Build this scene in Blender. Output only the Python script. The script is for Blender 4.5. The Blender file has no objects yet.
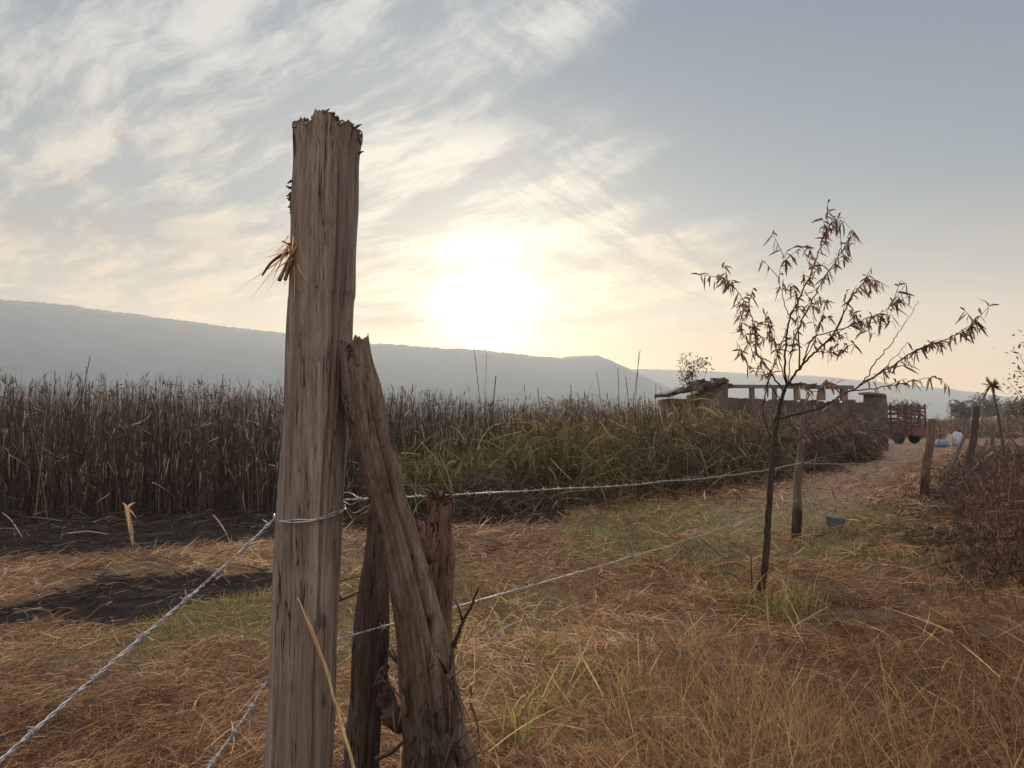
import bpy, math, random
import numpy as np
from mathutils import Vector, Matrix, noise as mn

C = bpy.context.scene.collection
rng = np.random.default_rng(11)
random.seed(5)
F = 760.0                    # focal length in pixels of a 1024 px wide frame
CAM = Vector((0, 0, 1.5))
PITCH = math.atan(34 / F)    # horizon a little below the middle of the frame

# ------------------------------------------------------------------ survey helpers
def ray(px, py):
    a, b = (px - 512) / F, (384 - py) / F
    return Vector((a, math.cos(PITCH) - b * math.sin(PITCH), math.sin(PITCH) + b * math.cos(PITCH)))
def at(px, py, Y):
    r = ray(px, py)
    return CAM + r * (Y / r.y)
def gp(px, py):
    r = ray(px, py)
    p = CAM + r * (1.5 / -r.z)
    return Vector((p.x, p.y, float(gz(p.x, p.y))))

# ------------------------------------------------------------------ numpy value noise
def _h(ix, iy, s):
    n = (ix.astype(np.int64) * 374761393 + iy.astype(np.int64) * 668265263 + s * 974634777) & 0xffffffff
    n = ((n ^ (n >> 13)) * 1274126177) & 0xffffffff
    n = (n ^ (n >> 16)) & 0xffffffff
    return n / 4294967295.0
def vn(x, y, s=0):
    x = np.asarray(x, float); y = np.asarray(y, float)
    ix, iy = np.floor(x), np.floor(y)
    fx, fy = x - ix, y - iy
    fx = fx * fx * (3 - 2 * fx); fy = fy * fy * (3 - 2 * fy)
    a = _h(ix, iy, s); b = _h(ix + 1, iy, s); c = _h(ix, iy + 1, s); d = _h(ix + 1, iy + 1, s)
    return a + (b - a) * fx + (c - a) * fy + (a - b - c + d) * fx * fy
def fb(x, y, s=0, o=4):
    t = 0; amp = .5
    for k in range(o):
        t = t + amp * (vn(x, y, s + k * 17) - .5); x = x * 2.03 + 5.1; y = y * 2.03 + 1.7; amp *= .5
    return t
def sstep(a, b, x):
    t = np.clip((np.asarray(x, float) - a) / (b - a), 0, 1)
    return t * t * (3 - 2 * t)

EDGE_X = [-60, -30, -12, -7.5, -3.4, -.7, 1.05, 2.7, 6, 10.9, 18.2, 22]
EDGE_Y = [14, 13, 11.9, 11.5, 12.2, 13.4, 14, 15.4, 19.5, 25.5, 35.5, 44]
BURN_X = [-60, -8, -5.9, -3, -.6, .7, 1.15, 60]
BURN_Y = [6.5, 7.6, 8.0, 9.45, 10.55, 10.95, 15, 200]
def edge(x): return np.interp(x, EDGE_X, EDGE_Y)
def burnt(x, y):
    x = np.asarray(x, float); y = np.asarray(y, float)
    w = fb(x * 1.3, y * 1.3, 3, 4) + .55 * fb(x * 6.5, y * 6.5, 61, 3)
    f = np.interp(x, BURN_X, BURN_Y) + w * .9
    m = sstep(-.12, .12, y - f)
    # scorched patch beside the strip
    ax, ay, bx, by = -4.4, 5.75, -2.15, 7.3
    t = np.clip(((x - ax) * (bx - ax) + (y - ay) * (by - ay)) / ((bx - ax) ** 2 + (by - ay) ** 2), 0, 1)
    d = np.hypot(x - ax - t * (bx - ax), y - ay - t * (by - ay))
    r = .24 + .70 * np.exp(-((t - .52) / .27) ** 2) + .14 * np.exp(-((t - .93) / .12) ** 2) + .12 * np.exp(-((t - .12) / .1) ** 2)
    return np.maximum(m, sstep(.14, -.14, d - r + w * .95))
def track(x, y):
    c = np.interp(y, [8, 12, 20, 30, 45, 70], [2.2, 4.2, 8.6, 14.2, 22, 34])
    w = np.interp(y, [8, 20, 50], [.9, 1.6, 2.6])
    return sstep(1.3, .5, np.abs(x - c) / w) * sstep(8, 11, y) * sstep(90, 60, y)
def gz(x, y):
    x = np.asarray(x, float); y = np.asarray(y, float)
    near = sstep(120, 40, np.hypot(x, y))
    lump = sstep(.3, 2.2, x) * sstep(10.5, 7, y) * sstep(2.0, 3.2, y)
    z = .10 * fb(x * .45, y * .45, 1, 4) + lump * (.42 * fb(x * 1.25, y * 1.25, 9, 3))
    z = z + .12 * fb(x * .12, y * .12, 7, 2)
    z = z + (.11 * fb(x * 5.5, y * 5.5, 19, 3) - .05) * np.clip(burnt(x, y), 0, 1) * (y < 40)
    tr = track(x, y)
    z = z - .04 * tr
    return z * near

# ------------------------------------------------------------------ object helpers
def mesh_obj(name, v, f, mat, parent=None, origin=(0, 0, 0), smooth=True, attrs=None):
    me = bpy.data.meshes.new(name)
    o0 = Vector(origin)
    me.from_pydata([tuple(Vector(p) - o0) for p in v], [], f)
    me.update()
    if smooth:
        me.polygons.foreach_set('use_smooth', [True] * len(me.polygons))
    if attrs is not None:
        a = me.attributes.new('tint', 'FLOAT', 'POINT'); a.data.foreach_set('value', np.asarray(attrs, np.float32))
    me.materials.append(mat)
    o = bpy.data.objects.new(name, me); C.objects.link(o)
    if parent is not None:
        o.parent = parent
        o.location = o0 - Vector(parent.get('_org', (0, 0, 0)))
    else:
        o.location = o0
    o['_org'] = tuple(o0)
    return o
def quads_obj(name, V, tint, mat, nper, parent=None):
    """V (N, rows, 2, 3) ribbons -> one mesh"""
    N, R = V.shape[0], V.shape[1]
    v = V.reshape(-1, 3)
    base = (np.arange(N) * R * 2)[:, None, None]
    r = (np.arange(R - 1) * 2)[None, :, None]
    q = base + r + np.array([0, 1, 3, 2])[None, None, :]
    q = q.reshape(-1)
    me = bpy.data.meshes.new(name)
    me.vertices.add(len(v)); me.vertices.foreach_set('co', v.astype(np.float32).ravel())
    nf = len(q) // 4
    me.loops.add(len(q)); me.loops.foreach_set('vertex_index', q.astype(np.int32))
    me.polygons.add(nf)
    me.polygons.foreach_set('loop_start', np.arange(0, nf * 4, 4, dtype=np.int32))
    me.polygons.foreach_set('loop_total', np.full(nf, 4, np.int32))
    me.update(calc_edges=True)
    me.polygons.foreach_set('use_smooth', np.ones(nf, bool))
    a = me.attributes.new('tint', 'FLOAT', 'POINT')
    a.data.foreach_set('value', np.repeat(tint, R * 2).astype(np.float32))
    me.materials.append(mat)
    o = bpy.data.objects.new(name, me); C.objects.link(o)
    if parent is not None:
        o.parent = parent
        o.location = -Vector(parent.get('_org', (0, 0, 0)))
    return o
def ribbons(P, D, L, W, B=None, segs=3, prof='blade', wd=None):
    """curved flat leaves; P base, D unit start direction, L length, W width, B bend vector"""
    N = len(P)
    L = np.broadcast_to(np.asarray(L, float), (N,)); W = np.broadcast_to(np.asarray(W, float), (N,))
    if B is None: B = np.zeros((N, 3))
    if wd is None:
        rnd = rng.normal(size=(N, 3))
        wd = np.cross(D, rnd); wd /= np.linalg.norm(wd, axis=1, keepdims=True) + 1e-9
    t = np.linspace(0, 1, segs + 1)
    ctr = P[:, None, :] + (D * L[:, None])[:, None, :] * t[None, :, None] + (B * L[:, None])[:, None, :] * (t ** 2)[None, :, None]
    if prof == 'blade': w = (1 - t ** 2 * .92)
    elif prof == 'leaf': w = np.sin(np.pi * (t * .9 + .05)) ** .8
    else: w = np.ones_like(t)
    off = wd[:, None, :] * (W[:, None] * .5 * w[None, :])[:, :, None]
    return np.stack([ctr - off, ctr + off], axis=2)
def unit(a): return a / (np.linalg.norm(a, axis=1, keepdims=True) + 1e-9)
def dirs(N, el0, el1, az=None, azs=None):
    a = rng.uniform(0, 2 * np.pi, N) if az is None else rng.normal(az, azs, N)
    e = np.radians(rng.uniform(el0, el1, N))
    return np.stack([np.cos(a) * np.cos(e), np.sin(a) * np.cos(e), np.sin(e)], 1)
def tag(o, label=None, cat=None, group=None, kind=None):
    if label: o['label'] = label
    if cat: o['category'] = cat
    if group: o['group'] = group
    if kind: o['kind'] = kind
    return o
def empty(name, loc, label, cat, group=None):
    o = bpy.data.objects.new(name, None); C.objects.link(o); o.location = loc
    o.empty_display_size = .1
    o['_org'] = tuple(loc)
    return tag(o, label, cat, group)
def tube_data(pts, rad, sides=6, cap=True):
    pts = [Vector(p) for p in pts]; n = len(pts)
    v, f = [], []
    nrm = None
    for i, p in enumerate(pts):
        t = (pts[min(i + 1, n - 1)] - pts[max(i - 1, 0)])
        t = t.normalized() if t.length > 1e-9 else Vector((0, 0, 1))
        if nrm is None:
            nrm = t.orthogonal().normalized()
        nrm = (nrm - t * nrm.dot(t))
        nrm = nrm.normalized() if nrm.length > 1e-6 else t.orthogonal().normalized()
        b = t.cross(nrm)
        r = rad[i] if hasattr(rad, '__len__') else rad
        for k in range(sides):
            a = 2 * math.pi * k / sides
            v.append(p + (nrm * math.cos(a) + b * math.sin(a)) * r)
    for i in range(n - 1):
        for k in range(sides):
            k2 = (k + 1) % sides
            f.append((i * sides + k, i * sides + k2, (i + 1) * sides + k2, (i + 1) * sides + k))
    if cap:
        f.append(tuple(reversed(range(sides)))); f.append(tuple((n - 1) * sides + k for k in range(sides)))
    return v, f
class MB:
    def __init__(s): s.v = []; s.f = []
    def add(s, vf):
        n = len(s.v); s.v += [Vector(p) for p in vf[0]]; s.f += [tuple(i + n for i in q) for q in vf[1]]; return s
    def box(s, c, size, rot=None, jit=0):
        c = Vector(c); h = Vector(size) / 2; vs = []
        for x in (-1, 1):
            for y in (-1, 1):
                for z in (-1, 1):
                    p = Vector((x * h.x, y * h.y, z * h.z))
                    if jit: p += Vector([random.uniform(-jit, jit) for _ in range(3)])
                    if rot is not None: p = rot @ p
                    vs.append(c + p)
        return s.add((vs, [(0, 1, 3, 2), (4, 6, 7, 5), (0, 4, 5, 1), (2, 3, 7, 6), (0, 2, 6, 4), (1, 5, 7, 3)]))
    def bar(s, a, b, w, h=None):
        a, b = Vector(a), Vector(b); d = b - a
        q = d.to_track_quat('X', 'Z').to_matrix()
        return s.box((a + b) / 2, (d.length, w, h or w), q)
    def build(s, name, mat, parent=None, origin=(0, 0, 0), smooth=False):
        return mesh_obj(name, s.v, s.f, mat, parent, origin, smooth)
def roughen(mb, amp, sc, seed=0.):
    for p in mb.v:
        q = p * sc + Vector((seed, seed, seed))
        p += Vector((mn.noise(q), mn.noise(q + Vector((31, 0, 0))), mn.noise(q + Vector((0, 47, 0))))) * amp + Vector((mn.noise(q * 3.1), mn.noise(q * 3.1 + Vector((9, 0, 0))), mn.noise(q * 3.1 + Vector((0, 5, 0))))) * amp * .5
    return mb
def spline(pts, n):
    """Catmull-Rom through tuples of any width"""
    P = np.array(pts, float); m = len(P); out = []
    for u in np.linspace(0, m - 1, n):
        i = min(int(u), m - 2); t = u - i
        p0, p1, p2, p3 = P[max(i - 1, 0)], P[i], P[i + 1], P[min(i + 2, m - 1)]
        out.append(.5 * ((2 * p1) + (-p0 + p2) * t + (2 * p0 - 5 * p1 + 4 * p2 - p3) * t * t + (-p0 + 3 * p1 - 3 * p2 + p3) * t ** 3))
    return np.array(out)

# ------------------------------------------------------------------ node helpers
class NT:
    def __init__(s, tree): s.t = tree; s.N = tree.nodes; s.L = tree.links
    def n(s, typ, ins=None, **props):
        nd = s.N.new(typ)
        for k, v in props.items(): setattr(nd, k, v)
        for k, v in (ins or {}).items(): s.set(nd.inputs[k], v)
        return nd
    def set(s, sock, v):
        if isinstance(v, bpy.types.NodeSocket): s.L.new(v, sock)
        else: sock.default_value = v
    def m(s, op, a, b=None, c=None, clamp=False):
        nd = s.N.new('ShaderNodeMath'); nd.operation = op; nd.use_clamp = clamp
        for i, v in enumerate((a, b, c)):
            if v is not None: s.set(nd.inputs[i], v)
        return nd.outputs[0]
    def vm(s, op, a, b=None, out=0):
        nd = s.N.new('ShaderNodeVectorMath'); nd.operation = op
        s.set(nd.inputs[0], a)
        if b is not None: s.set(nd.inputs[1], b)
        return nd.outputs[out]
    def mr(s, v, a, b, c=0., d=1., interp='SMOOTHSTEP'):
        nd = s.N.new('ShaderNodeMapRange'); nd.interpolation_type = interp; nd.clamp = True
        for k, x in zip(('Value', 'From Min', 'From Max', 'To Min', 'To Max'), (v, a, b, c, d)): s.set(nd.inputs[k], x)
        return nd.outputs['Result']
    def mix(s, f, a, b, typ='MIX'):
        nd = s.N.new('ShaderNodeMix'); nd.data_type = 'RGBA'; nd.blend_type = typ
        s.set(nd.inputs[0], f); s.set(nd.inputs[6], a if isinstance(a, bpy.types.NodeSocket) else (*a[:3], 1)); s.set(nd.inputs[7], b if isinstance(b, bpy.types.NodeSocket) else (*b[:3], 1))
        return nd.outputs[2]
    def noise(s, vec, scale, detail=4, rough=.55, dist=0., lac=2.):
        nd = s.n('ShaderNodeTexNoise', {'Vector': vec, 'Scale': scale, 'Detail': detail, 'Roughness': rough, 'Distortion': dist, 'Lacunarity': lac})
        return nd.outputs['Fac']
    def ramp(s, fac, stops):
        nd = s.N.new('ShaderNodeValToRGB'); s.set(nd.inputs[0], fac)
        e = nd.color_ramp.elements
        while len(e) < len(stops): e.new(.5)
        for el, (p, c) in zip(e, stops): el.position = p; el.color = (*c, 1)
        return nd.outputs[0]
    def mapping(s, vec, scale=(1, 1, 1), rot=(0, 0, 0), loc=(0, 0, 0)):
        return s.n('ShaderNodeMapping', {'Vector': vec, 'Scale': scale, 'Rotation': rot, 'Location': loc}).outputs[0]
def new_mat(name):
    m = bpy.data.materials.new(name); m.use_nodes = True
    nt = NT(m.node_tree); nt.N.clear()
    return m, nt
def finish(m, nt, color, rough=.9, bump=None, bstr=.3, bdist=.01, spec=.2, metal=0., transl=0., tcol=None):
    b = nt.n('ShaderNodeBsdfPrincipled', {'Base Color': color if isinstance(color, bpy.types.NodeSocket) else (*color, 1), 'Roughness': rough, 'Metallic': metal, 'Specular IOR Level': spec})
    if bump is not None:
        bp = nt.n('ShaderNodeBump', {'Height': bump, 'Strength': bstr, 'Distance': bdist}); nt.L.new(bp.outputs[0], b.inputs['Normal'])
    out = b.outputs[0]
    if transl:
        tr = nt.n('ShaderNodeBsdfTranslucent', {'Color': tcol if tcol is not None else color})
        mx = nt.n('ShaderNodeMixShader', {0: transl}); nt.L.new(out, mx.inputs[1]); nt.L.new(tr.outputs[0], mx.inputs[2]); out = mx.outputs[0]
    o = nt.n('ShaderNodeOutputMaterial'); nt.L.new(out, o.inputs['Surface'])
    return m
def blade_mat(name, stops, transl=.35):
    m, nt = new_mat(name)
    a = nt.n('ShaderNodeAttribute', attribute_name='tint').outputs['Fac']
    c = nt.ramp(a, stops)
    return finish(m, nt, c, .75, transl=transl, spec=.15)
def wood_mat(name, dark, mid, light, grain=(70, 70, 2.2), seed=0., wet=None, moss=None):
    m, nt = new_mat(name)
    tc = nt.n('ShaderNodeTexCoord').outputs['Object']
    off = nt.vm('ADD', tc, (seed, seed * .7, seed * .3))
    warp = nt.n('ShaderNodeTexNoise', {'Vector': nt.mapping(off, (6, 6, 1.3)), 'Scale': 1., 'Detail': 2}).outputs['Color']
    wv = nt.vm('ADD', off, nt.vm('MULTIPLY', nt.vm('SUBTRACT', warp, (.5, .5, .5)), (.03, .03, .02)))
    g1 = nt.noise(nt.mapping(wv, grain), 1., 5, .65)
    g2 = nt.noise(nt.mapping(wv, (grain[0] * 4, grain[1] * 4, grain[2] * 2.5)), 1., 3, .6)
    big = nt.noise(nt.mapping(off, (14, 14, .8)), 1., 3, .5)
    blot = nt.noise(nt.mapping(off, (9, 9, 5)), 1., 5, .6)
    g3 = nt.noise(nt.mapping(off, (grain[0] * 2.2, grain[1] * 2.2, grain[2] * 9)), 1., 6, .7)
    h = nt.m('ADD', nt.m('MULTIPLY', g1, .42), nt.m('ADD', nt.m('MULTIPLY', g2, .28), nt.m('MULTIPLY', g3, .30)))
    c = nt.ramp(h, [(.36, dark), (.49, mid), (.63, light)])
    c = nt.mix(nt.mr(big, .38, .62, 0, .55), c, tuple(x * .52 for x in mid))
    c = nt.mix(nt.mr(big, .62, .38, 0, .3) if False else nt.mr(blot, .5, .75, 0, .45), c, tuple(x * y for x, y in zip(light, (.9, .88, .9))))
    fis = nt.m('ABSOLUTE', nt.m('SUBTRACT', nt.noise(nt.mapping(wv, (grain[0] * .62, grain[1] * .62, grain[2] * .75)), 1., 3, .55), .5))
    fis = nt.m('MULTIPLY', nt.mr(fis, .014, .003), nt.mr(nt.noise(nt.mapping(off, (20, 20, 3)), 1., 2), .45, .58))
    h = nt.m('SUBTRACT', h, nt.m('MULTIPLY', fis, .55))
    kv = nt.n('ShaderNodeTexVoronoi', {'Vector': nt.mapping(wv, (17, 17, 7)), 'Scale': 1.}).outputs['Distance']
    c = nt.mix(nt.m('MULTIPLY', nt.mr(kv, .16, .05), .75), c, tuple(x * .4 for x in dark))
    crack = nt.m('MAXIMUM', nt.mr(g1, .36, .30, 0, .85), nt.m('MULTIPLY', fis, .9))
    c = nt.mix(crack, c, tuple(x * .3 for x in dark))
    if moss is not None:
        z = nt.n('ShaderNodeSeparateXYZ', {0: tc}).outputs[2]
        c = nt.mix(nt.m('MULTIPLY', nt.mr(z, moss[0], moss[1]), nt.mr(blot, .35, .6, .35, 1.)), c, moss[2])
    return finish(m, nt, c, .88, bump=h, bstr=.9, bdist=.006, spec=.12)

# ------------------------------------------------------------------ materials
def ground_material():
    m, nt = new_mat('ground')
    pos = nt.n('ShaderNodeNewGeometry').outputs['Position']
    b = nt.n('ShaderNodeAttribute', attribute_name='burnt').outputs['Fac']
    g = nt.n('ShaderNodeAttribute', attribute_name='green').outputs['Fac']
    tr = nt.n('ShaderNodeAttribute', attribute_name='track').outputs['Fac']
    n1 = nt.noise(pos, 1.1, 6, .62); n2 = nt.noise(pos, 9, 6, .7); n3 = nt.noise(pos, 60, 4, .7)
    mixn = nt.m('ADD', nt.m('MULTIPLY', n2, .5), nt.m('MULTIPLY', n3, .5))
    straw = nt.ramp(mixn, [(.34, (.028, .017, .012)), (.5, (.10, .056, .036)), (.66, (.24, .14, .088))])  # ground colour darkened to stand in for shade between the strands
    straw = nt.mix(nt.mr(n1, .4, .65, 0, .55), straw, (.10, .07, .038))
    green = nt.ramp(mixn, [(.34, (.025, .022, .010)), (.5, (.08, .066, .03)), (.68, (.18, .14, .065))])
    c = nt.mix(nt.m('MULTIPLY', g, nt.mr(n1, .35, .6, .4, 1.)), straw, green)
    dirt = nt.ramp(mixn, [(.34, (.07, .045, .03)), (.5, (.17, .108, .07)), (.66, (.28, .185, .12))])
    c = nt.mix(nt.m('MULTIPLY', tr, nt.mr(n2, .3, .6, .3, .8)), c, dirt)
    ash = nt.ramp(mixn, [(.36, (.007, .005, .005)), (.52, (.015, .011, .009)), (.62, (.04, .027, .021)), (.74, (.14, .09, .065))])
    bb = nt.mr(nt.m('ADD', b, nt.m('MULTIPLY', nt.m('SUBTRACT', mixn, .5), 1.6)), .38, .62)
    c = nt.mix(bb, c, ash)
    h = nt.m('ADD', nt.m('MULTIPLY', n2, .6), nt.m('MULTIPLY', n3, .4))
    return finish(m, nt, c, .95, bump=h, bstr=.7, bdist=.04, spec=.1)

M = {}
M['ground'] = ground_material()
M['post'] = wood_mat('weathered_wood', (.068, .05, .04), (.168, .124, .096), (.28, .222, .178), (85, 85, 3.2), 0)
M['log'] = wood_mat('split_log', (.045, .03, .022), (.135, .092, .067), (.25, .19, .145), (70, 70, 5), 3.1, moss=(.78, .45, (.045, .028, .022)))
M['darkwood'] = wood_mat('dark_bark', (.02, .013, .011), (.065, .043, .035), (.13, .09, .072), (60, 60, 5), 7.7)
M['stump'] = wood_mat('red_rotten_wood', (.03, .016, .011), (.115, .062, .04), (.24, .145, .10), (45, 45, 9), 5.2, moss=(.95, .55, (.045, .027, .02)))
M['fence'] = wood_mat('fence_wood', (.04, .027, .022), (.115, .078, .06), (.22, .165, .13), (40, 40, 2.5), 2.2)
M['fence_rot'] = wood_mat('fence_wood_rotten_foot', (.035, .024, .02), (.105, .075, .058), (.2, .15, .12), (40, 40, 2.5), 2.2, moss=(.50, .36, (.022, .015, .012)))
M['darkfence'] = wood_mat('brown_fence_wood', (.035, .02, .015), (.10, .06, .044), (.19, .13, .10), (40, 40, 2.5), 4.2, moss=(.55, .3, (.02, .013, .01)))
M['bark'] = wood_mat('sapling_bark', (.012, .008, .007), (.034, .021, .018), (.08, .05, .042), (80, 80, 12), 1.5)
M['straw_hay'] = blade_mat('straw_hay', [(0, (.06, .030, .019)), (.35, (.27, .125, .063)), (.7, (.52, .285, .135)), (1, (.70, .48, .28))])
M['grass_up'] = blade_mat('upright_grass', [(0, (.06, .035, .018)), (.4, (.27, .152, .078)), (.75, (.46, .295, .13)), (1, (.62, .47, .23))], .4)
M['grass_green'] = blade_mat('green_grass', [(0, (.06, .05, .018)), (.5, (.21, .18, .055)), (1, (.42, .34, .12))], .4)
M['clump'] = blade_mat('yellow_green_blades', [(0, (.10, .085, .025)), (.5, (.24, .20, .06)), (1, (.42, .34, .12))], .45)
M['reed'] = blade_mat('burnt_reed', [(0, (.018, .011, .010)), (.45, (.07, .047, .035)), (.72, (.145, .10, .07)), (.86, (.30, .215, .145)), (1, (.50, .39, .27))], .25)
M['green_reed'] = blade_mat('green_reed', [(0, (.045, .03, .017)), (.45, (.14, .105, .048)), (.8, (.27, .215, .08)), (1, (.48, .38, .18))], .35)
M['brush'] = blade_mat('dry_brush', [(0, (.03, .02, .016)), (.5, (.095, .062, .043)), (.85, (.185, .128, .082)), (1, (.33, .25, .165))], .3)
M['weed'] = blade_mat('red_weed', [(0, (.02, .012, .009)), (.5, (.095, .052, .036)), (.85, (.22, .12, .075)), (1, (.46, .29, .16))], .35)
M['sap_leaf'] = blade_mat('sapling_leaf', [(0, (.05, .03, .022)), (.5, (.155, .09, .058)), (1, (.28, .185, .11))], .42)
M['far_leaf'] = blade_mat('far_foliage', [(0, (.05, .048, .038)), (.6, (.11, .10, .075)), (1, (.17, .145, .105))], .4)
def simple(name, col, var=.3, rough=.8, scale=20, metal=0., spec=.2, dark=None):
    m, nt = new_mat(name)
    tc = nt.n('ShaderNodeTexCoord').outputs['Object']
    n = nt.noise(tc, scale, 5, .65)
    c = nt.mix(nt.mr(n, .35, .65), tuple(x * (1 - var) for x in col), tuple(min(1, x * (1 + var * .5)) for x in col))
    if dark: c = nt.mix(nt.mr(nt.noise(tc, scale * .4, 6, .7), .5, .62), c, dark)
    return finish(m, nt, c, rough, bump=n, bstr=.3, bdist=.01, metal=metal, spec=spec)
M['wire'] = simple('galvanised_wire', (.36, .355, .345), .35, .5, 60, metal=.55, spec=.5, dark=(.20, .13, .09))
M['concrete'] = simple('old_concrete', (.11, .095, .08), .35, .9, 2.2, dark=(.10, .085, .07))
M['mudbrick'] = simple('dark_brick_wall', (.085, .062, .05), .4, .95, 3.0, dark=(.05, .04, .032))
M['roofing'] = simple('broken_roof', (.05, .038, .032), .4, .9, 4)
M['rust'] = simple('rusty_red_paint', (.12, .046, .035), .4, .7, 5, dark=(.06, .03, .022))
M['tyre'] = simple('tyre_rubber', (.02, .02, .02), .2, .8, 20)
M['steel'] = simple('dark_steel', (.05, .042, .038), .3, .6, 10, metal=.3)
M['blue'] = simple('blue_plastic', (.07, .105, .18), .25, .5, 6)
M['white'] = simple('white_sacking', (.25, .25, .275), .2, .8, 5)
M['yellow'] = simple('yellow_plastic', (.42, .34, .17), .2, .5, 5)
M['tub'] = simple('grey_blue_plastic', (.085, .097, .113), .25, .5, 12)
M['pale_cane'] = simple('pale_cane', (.34, .22, .13), .3, .7, 30)
M['cane_straw'] = simple('yellow_cane', (.36, .26, .12), .3, .7, 25)
M['twig'] = simple('dark_twig', (.055, .036, .03), .3, .9, 30)
M['greystick'] = simple('grey_stick', (.20, .165, .14), .3, .9, 30)
def hill_mat():
    m, nt = new_mat('hill_forest')
    pos = nt.n('ShaderNodeNewGeometry').outputs['Position']
    n = nt.noise(pos, .02, 8, .65)
    c = nt.ramp(n, [(.35, (.045, .055, .058)), (.6, (.07, .082, .082)), (.75, (.10, .105, .098))])  # bluish, paler base colour carries part of the distance haze
    return finish(m, nt, c, .95)
M['hill'] = hill_mat()

# ------------------------------------------------------------------ ground sheet
def graded(lo, hi, a, b, step, grow=1.16):
    c = list(np.arange(a, b + step * .5, step)); s = step; x = b
    while x < hi: s *= grow; x += s; c.append(min(x, hi))
    s = step; x = a; l = []
    while x > lo: s *= grow; x -= s; l.append(max(x, lo))
    return np.array(l[::-1] + c)
gx = graded(-2480, 2480, -9, 11, .1); gy = graded(-300, 2480, .5, 24, .1)
GX, GY = np.meshgrid(gx, gy)
GZ = gz(GX, GY)
nx, ny = len(gx), len(gy)
me = bpy.data.meshes.new('ground')
me.vertices.add(nx * ny); me.vertices.foreach_set('co', np.stack([GX, GY, GZ], -1).astype(np.float32).ravel())
ii = (np.arange(ny - 1)[:, None] * nx + np.arange(nx - 1)[None, :])
q = np.stack([ii, ii + 1, ii + nx + 1, ii + nx], -1).reshape(-1)
nf = len(q) // 4
me.loops.add(len(q)); me.loops.foreach_set('vertex_index', q.astype(np.int32))
me.polygons.add(nf); me.polygons.foreach_set('loop_start', np.arange(0, nf * 4, 4, dtype=np.int32)); me.polygons.foreach_set('loop_total', np.full(nf, 4, np.int32))
me.update(calc_edges=True); me.polygons.foreach_set('use_smooth', np.ones(nf, bool))
def green_amt(x, y):
    a = sstep(.2, 1.2, x) * sstep(6.9, 8.2, y) * sstep(14.5, 13, y) * sstep(5.5, 4.0, x - (y - 8) * .35)
    b = .7 * sstep(-3.8, -2.5, x) * sstep(.8, -.2, x) * np.exp(-((y - 6.3) / 1.2) ** 2)
    return np.clip(np.maximum(a, b) * 1.2 * (.55 + 1.2 * vn(np.asarray(x) * .8, np.asarray(y) * .8, 31) ** 1.2), 0, 1)
for nm, val in (('burnt', burnt(GX, GY)), ('green', green_amt(GX, GY)), ('track', track(GX, GY))):
    a = me.attributes.new(nm, 'FLOAT', 'POINT'); a.data.foreach_set('value', np.asarray(val, np.float32).ravel())
me.materials.append(M['ground'])
ground = bpy.data.objects.new('ground', me); C.objects.link(ground); tag(ground, kind='structure')

# ------------------------------------------------------------------ hills
def hills(name, pts, dist, depth, rough, seed):
    pts = np.array(pts, float)
    pxs = np.arange(-700, 1720, 3.0)
    v = []; rows = 16
    for px in pxs:
        py = np.interp(px, pts[:, 0], pts[:, 1])
        a = math.atan2((px - 512), F)
        # elevation of the ridge seen along this bearing, measured on the ground plane
        el = (418 - py) / math.hypot(F, px - 512)
        H = max(el * dist + 1.5, .5)
        s = .5 + .5 * min(1, H / 100)
        H += (fb(np.array(px * .045), np.array(0.), seed, 4) * 5 + (vn(np.array(px * .34), np.array(2.), seed + 3) - .5) * 2.0 + (vn(np.array(px * .9), np.array(5.), seed + 9) - .5) * 1.9) * rough * s
        for k in range(rows):
            t = k / (rows - 1)
            d = dist - depth * (1 - t)
            prof = t ** 1.25
            b = float(fb(np.array(px * .02), np.array(t * 3.), seed + 5, 4))
            z = max(H * prof * (1 + .55 * b * (1 - t)) , -1) if k < rows - 1 else H
            v.append((math.sin(a) * d, math.cos(a) * d, z - (2 if k == 0 else 0)))
        v.append((math.sin(a) * (dist + depth * .35), math.cos(a) * (dist + depth * .35), -2))
    R = rows + 1; f = []
    for i in range(len(pxs) - 1):
        for k in range(R - 1):
            f.append((i * R + k, (i + 1) * R + k, (i + 1) * R + k + 1, i * R + k + 1))
    return tag(mesh_obj(name, v, f, M['hill']), kind='structure')
hills('hills', [(-900, 360), (-400, 330), (-150, 300), (0, 299), (60, 304), (120, 312), (180, 320), (240, 328), (290, 334), (350, 341), (430, 347), (480, 350),
                (530, 355), (560, 358), (580, 356), (597, 355), (610, 360), (640, 374), (680, 392), (740, 410), (800, 419), (2000, 419)], 1750, 900, 1., 3)
hills('hills', [(-900, 419), (300, 419), (420, 390), (560, 372), (640, 369), (700, 371), (760, 374), (830, 377), (870, 381), (900, 384), (950, 389), (1000, 396),
                (1060, 402), (1200, 408), (1800, 412)], 2350, 600, .8, 41)

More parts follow.
